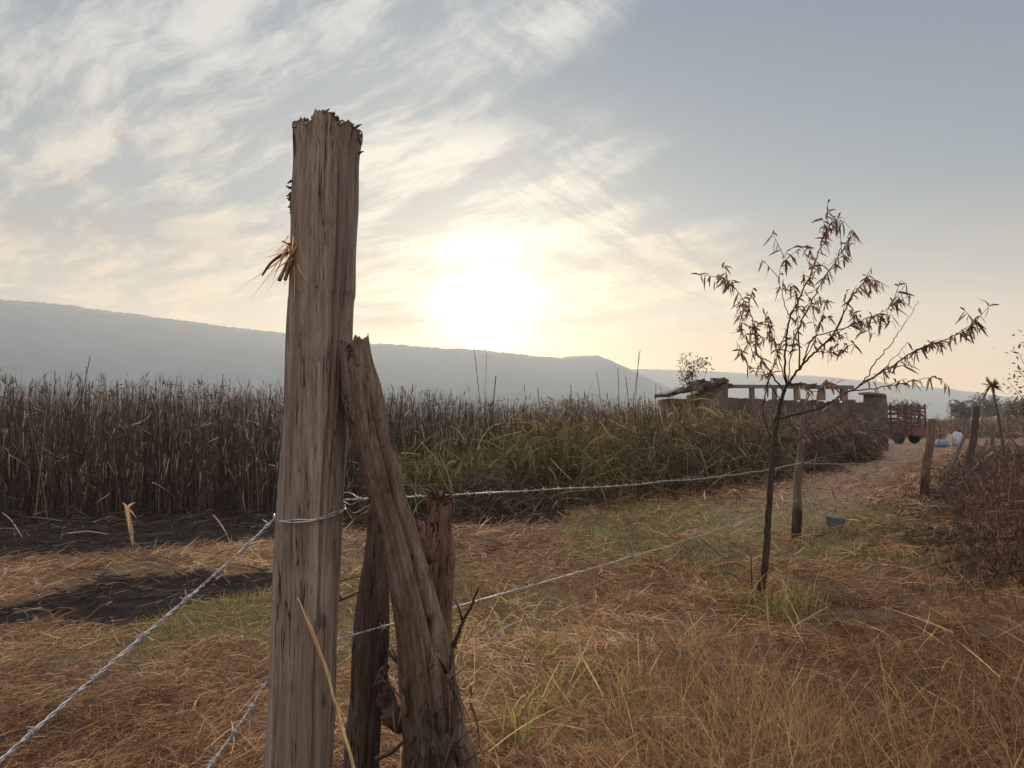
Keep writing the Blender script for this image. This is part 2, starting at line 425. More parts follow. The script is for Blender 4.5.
# ------------------------------------------------------------------ timber
def timber(name, pts, mat, seg=48, rings=60, square=.0, groove=.08, lump=.05, jag=.01, topfn=None, cracks=(), seed=0, parent=None, gfreq=5., flare=0., origin=None, twist=0.):
    """pts: (x, y, z, rx, ry) bottom to top"""
    S = spline(pts, rings); v = []; f = []
    H = S[-1][2] - S[0][2]
    for i, (cx, cy, cz, rx, ry) in enumerate(S):
        u = i / (rings - 1)
        for k in range(seg):
            th = 2 * math.pi * k / seg
            c, s = math.cos(th), math.sin(th)
            p = 2 + square * 6
            sup = (abs(c) ** p + abs(s) ** p) ** (-1 / p)
            r = sup
            n1 = mn.noise(Vector((c * gfreq, s * gfreq, cz * 1.6 + seed)))
            n2 = mn.noise(Vector((c * gfreq * 3.3, s * gfreq * 3.3, cz * 3.1 + seed * 2)))
            n3 = mn.noise(Vector((c * 1.5 + seed, s * 1.5, cz * 5)))
            r *= 1 + groove * (n1 * .8 + n2 * .5) + lump * n3
            for (th0, wd, dp, h0, h1) in cracks:
                t0 = th0 + .06 * mn.noise(Vector((cz * 4, th0, seed)))
                d = abs((th - t0 + math.pi) % (2 * math.pi) - math.pi)
                hz = min(1, max(0, (cz - h0) / .08)) * min(1, max(0, (h1 - cz) / .08))
                if d < wd: r *= 1 - dp * (1 - d / wd) ** .6 * hz
            z = cz
            if i == rings - 1 or u > .94:
                w = (u - .94) / .06
                q = topfn(c, s) if topfn else 0
                z += w * (q + jag * (mn.noise(Vector((c * 4 + seed, s * 4, 1))) + .8 * mn.noise(Vector((c * 11, s * 11, seed))) + .7 * mn.noise(Vector((c * 27, s * 27, seed)))))
            v.append((cx + c * rx * r, cy + s * ry * r, z))
    for i in range(rings - 1):
        for k in range(seg):
            k2 = (k + 1) % seg
            f.append((i * seg + k, i * seg + k2, (i + 1) * seg + k2, (i + 1) * seg + k))
    prev = (rings - 1) * seg
    cx, cy, cz, rx, ry = S[-1]
    for j, sc in enumerate((.82, .6, .38, .18)):
        b = len(v)
        for k in range(seg):
            th = 2 * math.pi * k / seg; c, s = math.cos(th), math.sin(th)
            q = topfn(c * sc, s * sc) if topfn else 0
            z = cz + q - jag * .6 + jag * 1.6 * mn.noise(Vector((c * sc * 7 + seed, s * sc * 7, 3.)))
            v.append((cx + c * rx * sc, cy + s * ry * sc, z))
        for k in range(seg):
            k2 = (k + 1) % seg
            f.append((prev + k, prev + k2, b + k2, b + k))
        prev = b
    f.append(tuple(prev + k for k in range(seg)))
    o = origin if origin is not None else (S[0][0], S[0][1], max(S[0][2], 0))
    return mesh_obj(name, v, f, mat, parent, o)
def px_timber(name, rowsp, Y, mat, depth_ratio=1., base=None, **kw):
    """rowsp: (centre px, py, half width px) top to bottom, standing at distance Y; base: extra (px, half width px) at ground"""
    pts = []
    for (px, py, hw) in rowsp:
        yy = Y(py) if callable(Y) else Y
        p = at(px, py, yy); r = hw / F * yy
        pts.append((p.x, p.y, p.z, r, r * depth_ratio))
    if base:
        yy = base[2] if len(base) > 2 else (Y(1000) if callable(Y) else Y)
        x = (base[0] - 512) / F * yy
        pts.append((x, yy, -.12, base[1] / F * yy, base[1] / F * yy * depth_ratio))
    return timber(name, pts[::-1], mat, **kw)

# tall post in front
def top1(c, s):
    xs = [-1, -.8, -.74, -.6, -.5, -.42, -.25, -.12, -.02, .12, .25, .36, .48, .56, .66, .78, .86, .93, 1.]
    zs = [.0, .002, -.012, .004, .003, -.004, .006, .024, .027, .018, .014, .004, -.004, .004, .006, -.002, -.001, .0, -.022]
    return float(np.interp(c, xs, zs)) - .022
tall = px_timber('fence_post', [(328, 124, 32.6), (327.5, 140, 31.6), (326.5, 160, 30.4), (325.5, 200, 31), (324, 250, 30.6), (323, 290, 30.9), (321.5, 310, 30), (317, 400, 30), (310, 512, 30), (304, 640, 30), (299, 768, 30.5)], 1.7, M['post'], 1.0,
                 base=(288, 32), seg=150, rings=230, square=.22, groove=.036, lump=.045, jag=.012, topfn=top1,
                 cracks=[(-math.pi / 2 + .62, .05, .16, .5, 2.1), (-math.pi / 2 + .78, .03, .10, 1.0, 1.9), (-math.pi / 2 - .55, .035, .07, .2, 1.55), (-math.pi / 2 + .15, .02, .05, .4, 1.3), (-.15, .12, .12, 1.9, 2.12), (-math.pi / 2 - .95, .03, .08, 1.0, 2.0)], seed=1.3)
tag(tall, 'tall weathered grey brown fence post with splintered broken top, nearest the camera', 'fence post')
# loose sliver of wood along its left edge
S = [at(296, 122, 1.655), at(296.5, 150, 1.655), at(297, 185, 1.66), at(295, 215, 1.665), at(294, 250, 1.67)]
v, f = tube_data([Vector(p) for p in spline([tuple(p) for p in S], 14)], [.0075, .008, .0085, .008, .0078, .0085, .007, .0075, .0085, .009, .008, .007, .006, .004], 7)
sl = mesh_obj('bark_sliver', v, f, M['stump'], tall, S[0])
sl['label'] = 'reddish loose sliver of wood'
# knotty crumbs of bark on that edge
mb = MB()
for k in range(46):
    y = random.uniform(180, 222); p = at(294.5 + random.uniform(-3, 3) - (1.5 if 188 < y < 215 else 0), y, 1.66)
    d = Vector((random.uniform(-1, .3), random.uniform(-.6, .2), random.uniform(-.8, .8))).normalized()
    mb.add(tube_data([p, p + d * random.uniform(.006, .014)], [.0035, .0012], 5))
mb.build('bark_crumbs', M['darkwood'], tall, at(294, 200, 1.66))
mb = MB()
for k in range(130):
    u = random.random(); x = 300 + 62 * u
    y = np.interp(x, [300, 312, 318, 326, 334, 345, 352, 362], [123, 121, 115, 112, 116, 124, 123, 128]) + random.uniform(-2, 5 if x < 340 else 22 * (x > 352) + 8)
    p = at(x, y, 1.7 + random.uniform(-.06, .0) * (1 - abs(2 * u - 1)) ** .5)
    d = Vector((random.uniform(-.5, .7), random.uniform(-.5, .3), random.uniform(-.3, 1))).normalized()
    L_ = random.uniform(.004, .011)
    mb.add(tube_data([p - d * L_ * .6, p, p + d * L_], [.0015, random.uniform(.0025, .0045), .0008], 5))
mb.build('rotten_rim', M['log'], tall, at(328, 124, 1.7))
# tuft of torn fibres caught on the post
N = 34
P = np.array([tuple(at(random.uniform(288, 300), random.uniform(232, 262), 1.655 + random.uniform(-.02, .0))) for _ in range(N)])
D = unit(np.stack([rng.normal(-.25, .35, N), rng.normal(-.25, .25, N), rng.normal(-.8, .35, N)], 1))
V = ribbons(P, D, rng.uniform(.03, .1, N), rng.uniform(.002, .005, N), np.stack([rng.normal(0, .25, N), rng.normal(0, .1, N), rng.normal(-.2, .2, N)], 1), 4)
tuft = quads_obj('fibre_tuft', V, rng.uniform(.3, .95, N), M['straw_hay'], 5, tall)
mb = MB()
def strip(pts, r, sides=5, fine=1):
    n = 10 * fine
    rr_ = [float(q) for q in np.interp(np.linspace(0, 9, n), range(10), r)] if hasattr(r, '__len__') else r
    return tube_data([Vector(p) for p in spline([tuple(p) for p in pts], n)], rr_, sides)
mb.add(strip([at(293, 250, 1.65), at(280, 256, 1.64), at(270, 264, 1.635), at(262, 276, 1.63)], [.003, .0035, .0035, .0035, .0035, .0032, .003, .0028, .0025, .0015]))
mb.add(strip([at(294, 250, 1.65), at(289, 260, 1.64), at(284, 270, 1.635), at(279, 281, 1.63)], [.004] * 8 + [.0045, .004]))
mb.add(strip([at(295, 252, 1.65), at(291, 264, 1.64), at(287, 274, 1.635), at(285, 280, 1.63)], [.004] * 10))
mb.add(strip([at(294, 246, 1.65), at(290, 245, 1.64), at(286, 243, 1.635), at(282, 241, 1.63)], .0016))
tz = mb.build('torn_strip', M['stump'], tall, at(293, 250, 1.65), smooth=True); tz['label'] = 'reddish torn strips hanging off the post'

# leaning log (its foot spreads into a rough dark butt)
logY = lambda py: 1.62 + .25 * min(1, (py - 342) / 426)
log = px_timber('leaning_log', [(354, 341, 13.5), (357, 362, 15.5), (361, 384, 18.5), (364, 405, 20), (373, 443, 18.5), (380, 468, 19.5), (386, 493, 17.5), (400, 540, 19), (412, 590, 21), (423, 640, 24), (430, 690, 27), (436, 740, 31), (440, 790, 36)], logY, M['log'], .9,
                base=(448, 46), seg=90, rings=150, square=.12, groove=.15, lump=.11, jag=.009,
                topfn=lambda c, s: .006 * c + .004 * math.sin(c * 7),
                cracks=[(-math.pi / 2 + .55, .07, .42, .95, 1.58), (-math.pi / 2 + .2, .04, .2, .5, 1.1), (-math.pi / 2 - .4, .04, .15, .7, 1.3), (-math.pi / 2 + .7, .12, .35, .0, .95), (-math.pi / 2 - .1, .08, .25, 0, .8)], seed=4.4)
tag(log, 'thick split log leaning against the right side of the tall post', 'log')
# shaggy bark shreds at its foot
N = 150
P = np.array([tuple(at(random.gauss(432, 17), random.uniform(640, 800), 1.80 - random.uniform(0, .03))) for _ in range(N)])
D = unit(np.stack([rng.normal(.1, .3, N), rng.normal(-.25, .2, N), rng.choice([-1, 1], N) * rng.uniform(.5, 1, N)], 1))
V = ribbons(P, D, rng.uniform(.03, .13, N), rng.uniform(.003, .010, N), np.stack([rng.normal(.05, .2, N), rng.normal(-.15, .1, N), rng.normal(0, .1, N)], 1), 4)
quads_obj('bark_shreds', V, rng.uniform(0, .6, N), M['brush'], 5, log)

dark = px_timber('fence_post', [(379, 512, 11), (378, 545, 12), (374, 590, 15), (371, 640, 17), (367, 700, 16.5), (361, 768, 16.5)], 1.98, M['darkwood'], 1.,
                 base=(352, 17), seg=60, rings=100, square=.05, groove=.10, lump=.10, jag=.012, cracks=[(-math.pi / 2 + .4, .06, .25, .1, 1.0)], seed=9.1)
tag(dark, 'short dark charred post standing behind the leaning log', 'fence post')
stump = px_timber('broken_stump', [(437, 492, 6), (438, 500, 10.5), (440, 512, 11.5), (438, 530, 12), (437, 556, 16), (434, 600, 18), (433, 640, 19), (436, 700, 20), (440, 768, 22)], 1.99, M['stump'], .9,
                  base=(446, 24), seg=60, rings=100, square=0, groove=.2, lump=.22, jag=.008, cracks=[(-math.pi / 2 + .3, .09, .3, .5, 1.2)], seed=12.7)
tag(stump, 'reddish knobbly broken stump right behind the leaning log, barbed wire at its top', 'stump')
# spur and split top of the stump
mb = MB()
mb.add(strip([at(433, 560, 1.96), at(425, 545, 1.95), at(419, 530, 1.95), at(414, 519, 1.95)], [.013, .013, .012, .012, .011, .010, .010, .009, .007, .003], 14, 4))
roughen(mb, .007, 45, 2.)
mb.build('spur', M['stump'], stump, at(433, 560, 1.96), smooth=True)
mb = MB()
for (x0, y0, x1, y1, r) in ((438, 496, 422, 489, .005), (438, 497, 428, 486, .007), (440, 498, 460, 497, .0045), (441, 496, 446, 488, .006), (439, 496, 434, 486, .005), (440, 494, 466, 492, .003), (436, 496, 412, 492, .003), (442, 500, 452, 503, .006)):
    mb.add(strip([at(x0, y0 + 6, 1.97), at((x0 + x1) / 2 + 1, (y0 + y1) / 2, 1.96), at(x1, y1, 1.96)], [r * (1 - .07 * k) for k in range(10)]))
mb.build('splinter', M['stump'], stump, at(436, 498, 1.97), smooth=True)
mb = MB()
mb.add(strip([at(383, 668, 1.93), at(384, 690, 1.91), at(390, 712, 1.90), at(402, 723, 1.90), at(414, 722, 1.92)], [.006, .012, .018, .022, .025, .026, .023, .02, .016, .010], 18, 5))
roughen(mb, .016, 30, 5.)
hook = mb.build('bark_chunk', M['darkwood'], None, at(390, 712, 1.9), smooth=True)
tag(hook, 'curved dark chunk of bark wedged between the dark post and the log foot', 'bark')
# twigs by the cluster
def stick(name, pts, rad, mat, label, cat='twig', forks=(), group=None):
    mb = MB(); P = spline([tuple(p) for p in pts], max(8, len(pts) * 4))
    P = [Vector(p) + Vector((random.gauss(0, rad * .15), random.gauss(0, rad * .15), random.gauss(0, rad * .15))) for p in P]
    mb.add(tube_data(P, [rad * (1 - .6 * i / (len(P) - 1)) for i in range(len(P))], 7))
    for (a, b) in forks:
        mb.add(tube_data([Vector(a), (Vector(a) + Vector(b)) / 2 + Vector((0, 0, rad)), Vector(b)], [rad * .6, rad * .5, rad * .25], 5))
    o = mb.build(name, mat, None, pts[0], smooth=True)
    return tag(o, label, cat, group)
stick('dead_twig', [at(444, 668, 1.86), at(452, 648, 1.84), at(462, 625, 1.82), at(471, 606, 1.80), at(479, 587, 1.78)], .006, M['twig'], 'bare dark twig sticking up to the right of the log foot',
      forks=[(at(463, 622, 1.82), at(455, 600, 1.80))])
stick('dead_twig', [at(316, 603, 1.80), at(335, 601, 1.82), at(350, 596, 1.84), at(368, 588, 1.90)], .004, M['twig'], 'thin bent dark twig between the tall post and the dark post',
      forks=[(at(330, 585, 1.82), at(365, 576, 1.90)), (at(342, 599, 1.83), at(330, 585, 1.82))])
stick('dead_twig', [at(388, 650, 1.95), at(396, 662, 1.93), at(408, 668, 1.92), at(416, 690, 1.90)], .0045, M['twig'], 'small forked twig in the gap left of the log foot', forks=[(at(398, 663, 1.93), at(390, 645, 1.93))])
stick('dead_twig', [at(376, 758, 1.88), at(392, 752, 1.84), at(404, 741, 1.82), at(414, 728, 1.80)], .006, M['twig'], 'thick dark twig low in front of the log foot')
cane = stick('cane_stalk', [at(298, 598, 1.60), at(312, 632, 1.60), at(327, 672, 1.60), at(338, 712, 1.60), at(355, 772, 1.60), at(372, 850, 1.62)][::-1], .0044, M['cane_straw'], 'pale yellow dry cane stalk leaning against the front of the tall post', 'cane')
N = 3
P = np.array([tuple(at(331, 680, 1.6)), tuple(at(325, 665, 1.6)), tuple(at(318, 645, 1.6))])
V = ribbons(P, unit(np.array([(-.3, -.1, .9), (-.35, -.1, .9), (.0, -.2, .9)])), np.array([.16, .12, .07]), .006, np.zeros((3, 3)), 4)
quads_obj('cane_leaf', V, np.array([.8, .6, .9]), M['straw_hay'], 5, cane)
# curled pale leaf
cl = MB().add(strip([at(413, 727, 1.80), at(406, 712, 1.79), at(404, 695, 1.79), at(411, 690, 1.79), at(414, 708, 1.80)], [.002, .005, .006, .007, .007, .007, .006, .005, .004, .002]))
tag(cl.build('dry_leaf', M['cane_straw'], None, at(413, 727, 1.8), smooth=True), 'curled pale dry leaf hooked on the log foot', 'leaf')

# ------------------------------------------------------------------ other posts of the fence
def gpost(name, top, base, hw_t, hw_b, label, cat='fence post', seed=0, group=None, mat='fence', Y=None, **kw):
    Y = Y or 1140 / (base[1] - 418)
    t = at(top[0], top[1], Y); b = at(base[0], base[1], Y)
    g = float(gz(b.x, b.y))
    n = 5; pts = []
    for i in range(n):
        u = i / (n - 1); p = b.lerp(t, u); r = .64 * (hw_b + (hw_t - hw_b) * u) / F * Y
        wob = math.sin(u * 5 + seed) * r * .35 * math.sin(u * math.pi)
        pts.append((p.x + wob, p.y, p.z if i else g - .15, r, r))
    d = dict(seg=28, rings=46, square=.05, groove=.14, lump=.13, jag=.03, seed=seed); d.update(kw)
    return tag(timber(name, pts, M[mat], **d), label, cat, group, None)
P2 = gpost('fence_post', (804, 414), (795, 543), 4.2, 7.5, 'grey fence post with rotten dark base just right of the sapling trunk', seed=2, mat='fence_rot', cracks=[(-math.pi / 2, .2, .25, .3, 1.4)])
P3 = gpost('fence_post', (932, 419), (924, 500), 5.2, 6.5, 'brown fence post beside the track, in front of the rusty trailer', seed=3.3, mat='darkfence')
P4 = gpost('fence_post', (977, 406), (967, 474), 4.4, 5.6, 'tall dark post with a diagonal prop against it at the right', seed=5.1, mat='darkwood')
prop = gpost('prop_pole', (967, 432), (946, 478), 2.4, 3.2, 'diagonal prop pole leaning against the tall dark post', 'pole', seed=6.6, Y=20.2)
P5 = gpost('fence_post', (993, 424), (993, 466), 2.3, 3.4, 'thin grey upright post behind the tall dried flower stalk', seed=7.7)
P6 = gpost('fence_post', (987, 440), (979, 462), 2., 2.4, 'short tilted stub of a post behind the tall dark post', seed=8.8)
stick('fence_rail', [at(993, 452, 21), at(978, 464, 20), at(960, 480, 18.5), at(948, 492, 17.5)], .03, M['greystick'], 'grey rail lying aslant from the thin post down to the weeds', 'rail')
stick('fence_rail', [at(1024, 455, 20), at(1012, 440, 20.5), at(1000, 425, 21), at(1001, 420, 21)], .03, M['twig'], 'bent dark pole at the right edge, beside the flower stalk', 'pole')

# ------------------------------------------------------------------ barbed wire
def barb_mesh():
    mb = MB()
    for s, a in ((1, .3), (-1, 2.1)):
        pts = []
        for k in range(13):
            t = k / 12; ang = t * 4.4 * math.pi + a
            pts.append(Vector((s * (t - .5) * .012, math.cos(ang) * .0042, math.sin(ang) * .0042)))
        d0 = Vector((s * .25, math.cos(a + 1.2), math.sin(a + 1.2))).normalized(); d1 = Vector((s * -.2, math.cos(a + 4.1), math.sin(a + 4.1))).normalized()
        pts = [pts[0] + d0 * .016] + pts + [pts[-1] + d1 * .016]
        mb.add(tube_data(pts, [.0006] + [.0012] * 13 + [.0006], 4))
    me = bpy.data.meshes.new('barb'); me.from_pydata([tuple(p) for p in mb.v], [], mb.f); me.materials.append(M['wire']); me.update()
    me.polygons.foreach_set('use_smooth', [True] * len(me.polygons))
    return me
BARB = barb_mesh()
def barbed(a, b, sag, label, step=.125, rad=.0013, tw=.0016, extra=None, wob=.006, start=.06):
    a, b = Vector(a), Vector(b); L = (b - a).length
    n = int(L / .006) if L < 4 else int(L / .0085)
    dirv = (b - a).normalized(); up = Vector((0, 0, 1)); sd = dirv.cross(up).normalized(); up = sd.cross(dirv)
    def c(t):
        w = Vector((0, 0, -sag * 4 * t * (1 - t)))
        x = t * L
        return a + (b - a) * t + w + (up * mn.noise(Vector((x * 2.1, a.z * 7, 0))) + sd * mn.noise(Vector((x * 1.9, 9, a.z)))) * wob * min(1, t * 12) * min(1, (1 - t) * 12)
    mb = MB()
    for ph in (0, math.pi):
        pts = []; 
        for i in range(n + 1):
            t = i / n; ang = ph + t * L / .042 * 2 * math.pi
            pts.append(c(t) + (up * math.cos(ang) + sd * math.sin(ang)) * tw)
        mb.add(tube_data(pts, rad, 5))
    if extra: 
        for e in extra: mb.add(e)
    root = empty('barbed_wire', a, label, 'barbed wire')
    mb.build('strand', M['wire'], root, a, smooth=True)
    k = 0; x = start
    while x < L - .04 and k < 98:
        t = x / L; p = c(t); d = (c(min(1, t + .01)) - p)
        o = bpy.data.objects.new('barb', BARB); C.objects.link(o); o.parent = root
        q = d.to_track_quat('X', 'Z') if d.length > 1e-6 else dirv.to_track_quat('X', 'Z')
        from mathutils import Quaternion
        o.rotation_mode = 'QUATERNION'; o.rotation_quaternion = q @ Quaternion((1, 0, 0), random.uniform(0, 6.28))
        o.location = p - a
        x += step * random.uniform(.88, 1.12); k += 1
    return root
# wrap round the tall post
wrap = []
c0 = Vector((tall['_org'][0], 0, 0))
wy = 1.7
cxp = at(310, 512, wy)
ring = []
for k in range(41):
    a = math.radians(188 + k / 40 * 345)
    front = max(0, -math.sin(a))
    ring.append(Vector((cxp.x + math.cos(a) * .0765, cxp.y + math.sin(a) * .0765, cxp.z - .012 * front + .006 * math.cos(a))))
wrap.append(tube_data(ring, .0017, 5)); wrap.append(tube_data([p + Vector((0, 0, .004 + .002 * math.sin(i * .9))) for i, p in enumerate(ring)], .0015, 5))
A = at(278, 516, 1.68)
barbed(A, A + (at(0, 762, .9) - A) * 1.9, .0, 'upper barbed wire running left from the tall post towards the camera', step=.118, extra=wrap)
Ar = at(342, 500, 1.74)
w2 = Vector((3.45, 9.05, at(800, 463, 9.1).z)); w2 = at(801, 462.5, 9.06)
knot = [tube_data([Vector(p) for p in spline([tuple(at(x, y, 1.76 + .02 * math.sin(i))) for i, (x, y) in enumerate(pp)], 16)], .0016, 5) for pp in
        ([(342, 493), (350, 493), (358, 498), (364, 501), (360, 497), (357, 502), (350, 505), (343, 501)], [(342, 505), (349, 514), (354, 520), (362, 514), (368, 511)], [(346, 508), (354, 513), (364, 508), (372, 504)])]
barbed(Ar, w2, .05, 'upper barbed wire between the tall post and the post by the sapling', extra=knot)
w3 = at(921, 458.5, 14.1)
barbed(w2, w3, .05, 'upper barbed wire between the sapling post and the brown post by the track', step=.125)
Bl = at(270, 676, 1.68)
barbed(Bl, Bl + (at(203, 772, 1.2) - Bl) * 2.6, .0, 'lower barbed wire running left from the tall post to the bottom edge', step=.12)
Br = at(335, 640, 1.74); l2 = at(797, 500, 9.06)
barbed(Br, l2, .04, 'lower barbed wire between the tall post and the post by the sapling')
barbed(l2, at(917, 481, 14.1), .04, 'lower barbed wire between the sapling post and the brown post by the track')

# ------------------------------------------------------------------ sapling
SY = 6.25
sap = empty('sapling', gp(757, 600), 'slender sapling with drooping brown leaves and wide reaching branches', 'tree')
tr = [(757, 606), (761, 590), (766, 556), (768, 520), (771, 480), (774, 445), (778, 415), (783, 395), (787, 384)]
rr = [4.6, 3.8, 3.4, 3.1, 2.8, 2.5, 2.2, 1.8, 1.5]
bas = gp(757, 600)
sp = spline([(*at(x, y, SY), r / F * SY) for (x, y), r in zip(tr, rr)], 60)
for s in sp[:3]: pass
pts = [Vector(s[:3]) + Vector((random.gauss(0, .0018), random.gauss(0, .0018), 0)) for s in sp]; pts[0].z -= .1
v, f = tube_data(pts, [s[3] * (1 + .05 * math.sin(i * 1.7)) for i, s in enumerate(sp)], 12)
mesh_obj('trunk', v, f, M['bark'], sap, tuple(bas))
leafP, leafD, leafL, leafW, leafB = [], [], [], [], []
def leaves_on(P, n, lo, hi, droop=1., size=1.):
    for _ in range(n):
        u = random.uniform(lo, hi) ** .8; i = min(int(u * (len(P) - 1)), len(P) - 2)
        p = P[i].lerp(P[i + 1], random.random()); t = (P[i + 1] - P[i]).normalized()
        d = Vector((random.gauss(0, .5), random.gauss(0, .5), -.6 * droop + random.gauss(0, .6))) + t * .4
        leafP.append(p); leafD.append(d.normalized()); leafL.append(random.uniform(.03, .10) * size); leafW.append(random.uniform(.008, .021) * size)
        leafB.append((random.gauss(0, .2), random.gauss(0, .2), -.35 * droop))
def branch(px, dy, r0, r1, nl, lo=.25, hi=1., subs=0, sublen=.22, sublf=4, droop=1., y0=0.):
    nl = int(nl * 1.7); sublf = int(sublf * 1.4 + .5)
    n = len(px)
    P = [Vector(at(x, y, SY + y0 + (dy - y0) * (i / (n - 1)))) for i, (x, y) in enumerate(px)]
    S = [Vector(p) for p in spline([tuple(p) for p in P], n * 6)]
    S = [p + Vector((random.gauss(0, .004), random.gauss(0, .004), random.gauss(0, .004))) for p in S]
    m = MB().add(tube_data(S, [(r0 + (r1 - r0) * i / (len(S) - 1)) * .54 / F * SY for i in range(len(S))], 7))
    leaves_on(S, nl, lo, hi, droop)
    for k in range(subs):
        u = random.uniform(.3, .97); i = min(int(u * (len(S) - 1)), len(S) - 2)
        t = (S[i + 1] - S[i]).normalized()
        d = (t * .9 + Vector((random.gauss(0, .5), random.gauss(0, .5), random.gauss(.35, .4)))).normalized()
        L = sublen * random.uniform(.4, 1.2)
        Q = [S[i] + d * L * q + Vector((0, 0, -.1 * L * q * q)) for q in np.linspace(0, 1, 7)]
        m.add(tube_data(Q, [.0035 * (1 - .7 * q) for q in np.linspace(0, 1, 7)], 5))
        leaves_on(Q, sublf, .2, 1., droop)
    m.build('branch', M['bark'], sap, tuple(S[0]), smooth=True)
branch([(786, 388), (801, 366), (818, 350), (834, 334), (846, 308), (856, 291), (868, 280), (882, 283)], .25, 2.4, .6, 22, subs=9, sublf=5)
branch([(787, 384), (785, 373), (786, 340), (790, 318), (798, 301), (814, 265), (823, 238), (829, 228), (833, 219)], -.2, 2.2, .5, 26, .3, subs=14, sublf=6)
branch([(800, 368), (799, 330), (810, 305), (820, 285), (833, 265), (845, 247), (855, 234)], .35, 1.6, .4, 18, .25, subs=9, sublf=4)
branch([(784, 392), (770, 372), (757, 352), (755, 335), (752, 318), (741, 296), (730, 284), (720, 275)], .15, 1.7, .4, 34, .25, subs=13, sublf=5, sublen=.2)
branch([(772, 420), (790, 416), (820, 408), (853, 389), (886, 370), (918, 350), (951, 337), (970, 328), (976, 318)], -.3, 2.3, .5, 34, .42, subs=15, sublf=4)
branch([(803, 362), (814, 338), (846, 328), (866, 318), (879, 314), (892, 305), (902, 295)], -.35, 1.3, .35, 22, .3, .9, subs=7, sublf=4)
branch([(863, 383), (878, 360), (892, 343), (906, 322), (918, 301)], -.25, 1.2, .35, 0, subs=0, y0=-.17)
branch([(858, 386), (880, 372), (900, 352), (908, 342)], .1, 1., .3, 3, y0=-.16)
branch([(850, 391), (880, 388), (910, 381), (935, 376)], -.35, 1.3, .4, 12, .2, subs=3, y0=-.15)
branch([(770, 436), (763, 412), (766, 392), (771, 373), (783, 340), (794, 308), (797, 290)], .2, 1.6, .5, 16, .4, subs=5)
branch([(770, 470), (784, 455), (800, 440), (830, 428), (860, 410)], .25, 1.2, .4, 10, .4, subs=4, sublf=3)
branch([(779, 400), (770, 384), (762, 370), (748, 366), (738, 345)], -.3, 1.1, .4, 14, .2, subs=4)
branch([(788, 384), (800, 384), (815, 392), (838, 383)], -.1, 1.1, .4, 12, .2, subs=3)
branch([(788, 384), (792, 350), (800, 325), (812, 300)], .3, 1.1, .35, 16, .2, subs=6)
branch([(786, 384), (777, 352), (770, 330), (768, 316)], -.25, 1., .35, 14, .2, subs=5)
branch([(801, 366), (815, 340), (822, 318), (826, 300)], .45, 1., .35, 14, .2, subs=6)
branch([(832, 336), (850, 326), (864, 322), (880, 324)], .1, .9, .3, 10, .2, subs=4, y0=.15)
branch([(816, 351), (834, 352), (850, 345)], .3, .9, .3, 10, .2, subs=4, y0=.1)
branch([(760, 358), (752, 350), (742, 330), (740, 312)], .35, .9, .3, 14, .2, subs=5, y0=.08)
branch([(790, 318), (782, 296), (780, 272), (786, 252)], -.05, .9, .3, 16, .2, subs=5, y0=-.1)
N = len(leafP)
V = ribbons(np.array([tuple(p) for p in leafP]), unit(np.array([tuple(d) for d in leafD])), np.array(leafL), np.array(leafW), np.array(leafB), 4, 'leaf')
quads_obj('foliage', V, rng.uniform(0, 1, N), M['sap_leaf'], 5, sap)

# thin sucker beside the trunk
stick('dead_twig', [gp(752, 612), at(752, 590, 6.1), at(751, 566, 6.1), at(752, 553, 6.1)], .009, M['twig'], 'short bare upright twig left of the sapling foot')

# ------------------------------------------------------------------ umbrella weed, shrubs and trees
def flower_stalk():
    root = empty('dried_flower_stalk', gp(1007, 476), 'tall thin dried flower stalk with a spiky drooping head', 'plant')
    Y = root.location.y
    P = [Vector(p) for p in spline([tuple(at(1007, 476, Y)), tuple(at(1003, 445, Y)), tuple(at(998, 415, Y)), tuple(at(992, 386, Y))], 20)]
    v, f = tube_data(P, [.045 - .022 * i / 19 for i in range(20)], 7); mesh_obj('stem', v, f, M['weed_stem'], root, tuple(root.location))
    n = 60; top = np.array(tuple(P[-1]))
    D = dirs(n, -35, 65)
    V = ribbons(np.repeat(top[None], n, 0), D, rng.uniform(.12, .34, n), rng.uniform(.02, .04, n), np.stack([np.zeros(n), np.zeros(n), -rng.uniform(.0, .35, n)], 1), 4, 'leaf')
    quads_obj('flower_head', V, rng.uniform(.1, .7, n), M['weed'], 5, root)
    n = 7
    V = ribbons(np.repeat(top[None], n, 0), dirs(n, -30, 10), rng.uniform(.3, .42, n), .035, np.stack([np.zeros(n), np.zeros(n), -rng.uniform(.6, 1., n)], 1), 5, 'leaf')
    quads_obj('drooping_leaf', V, rng.uniform(.1, .7, n), M['weed'], 5, root)
M['weed_stem'] = simple('weed_stem', (.085, .045, .035), .3, .9, 20)
flower_stalk()
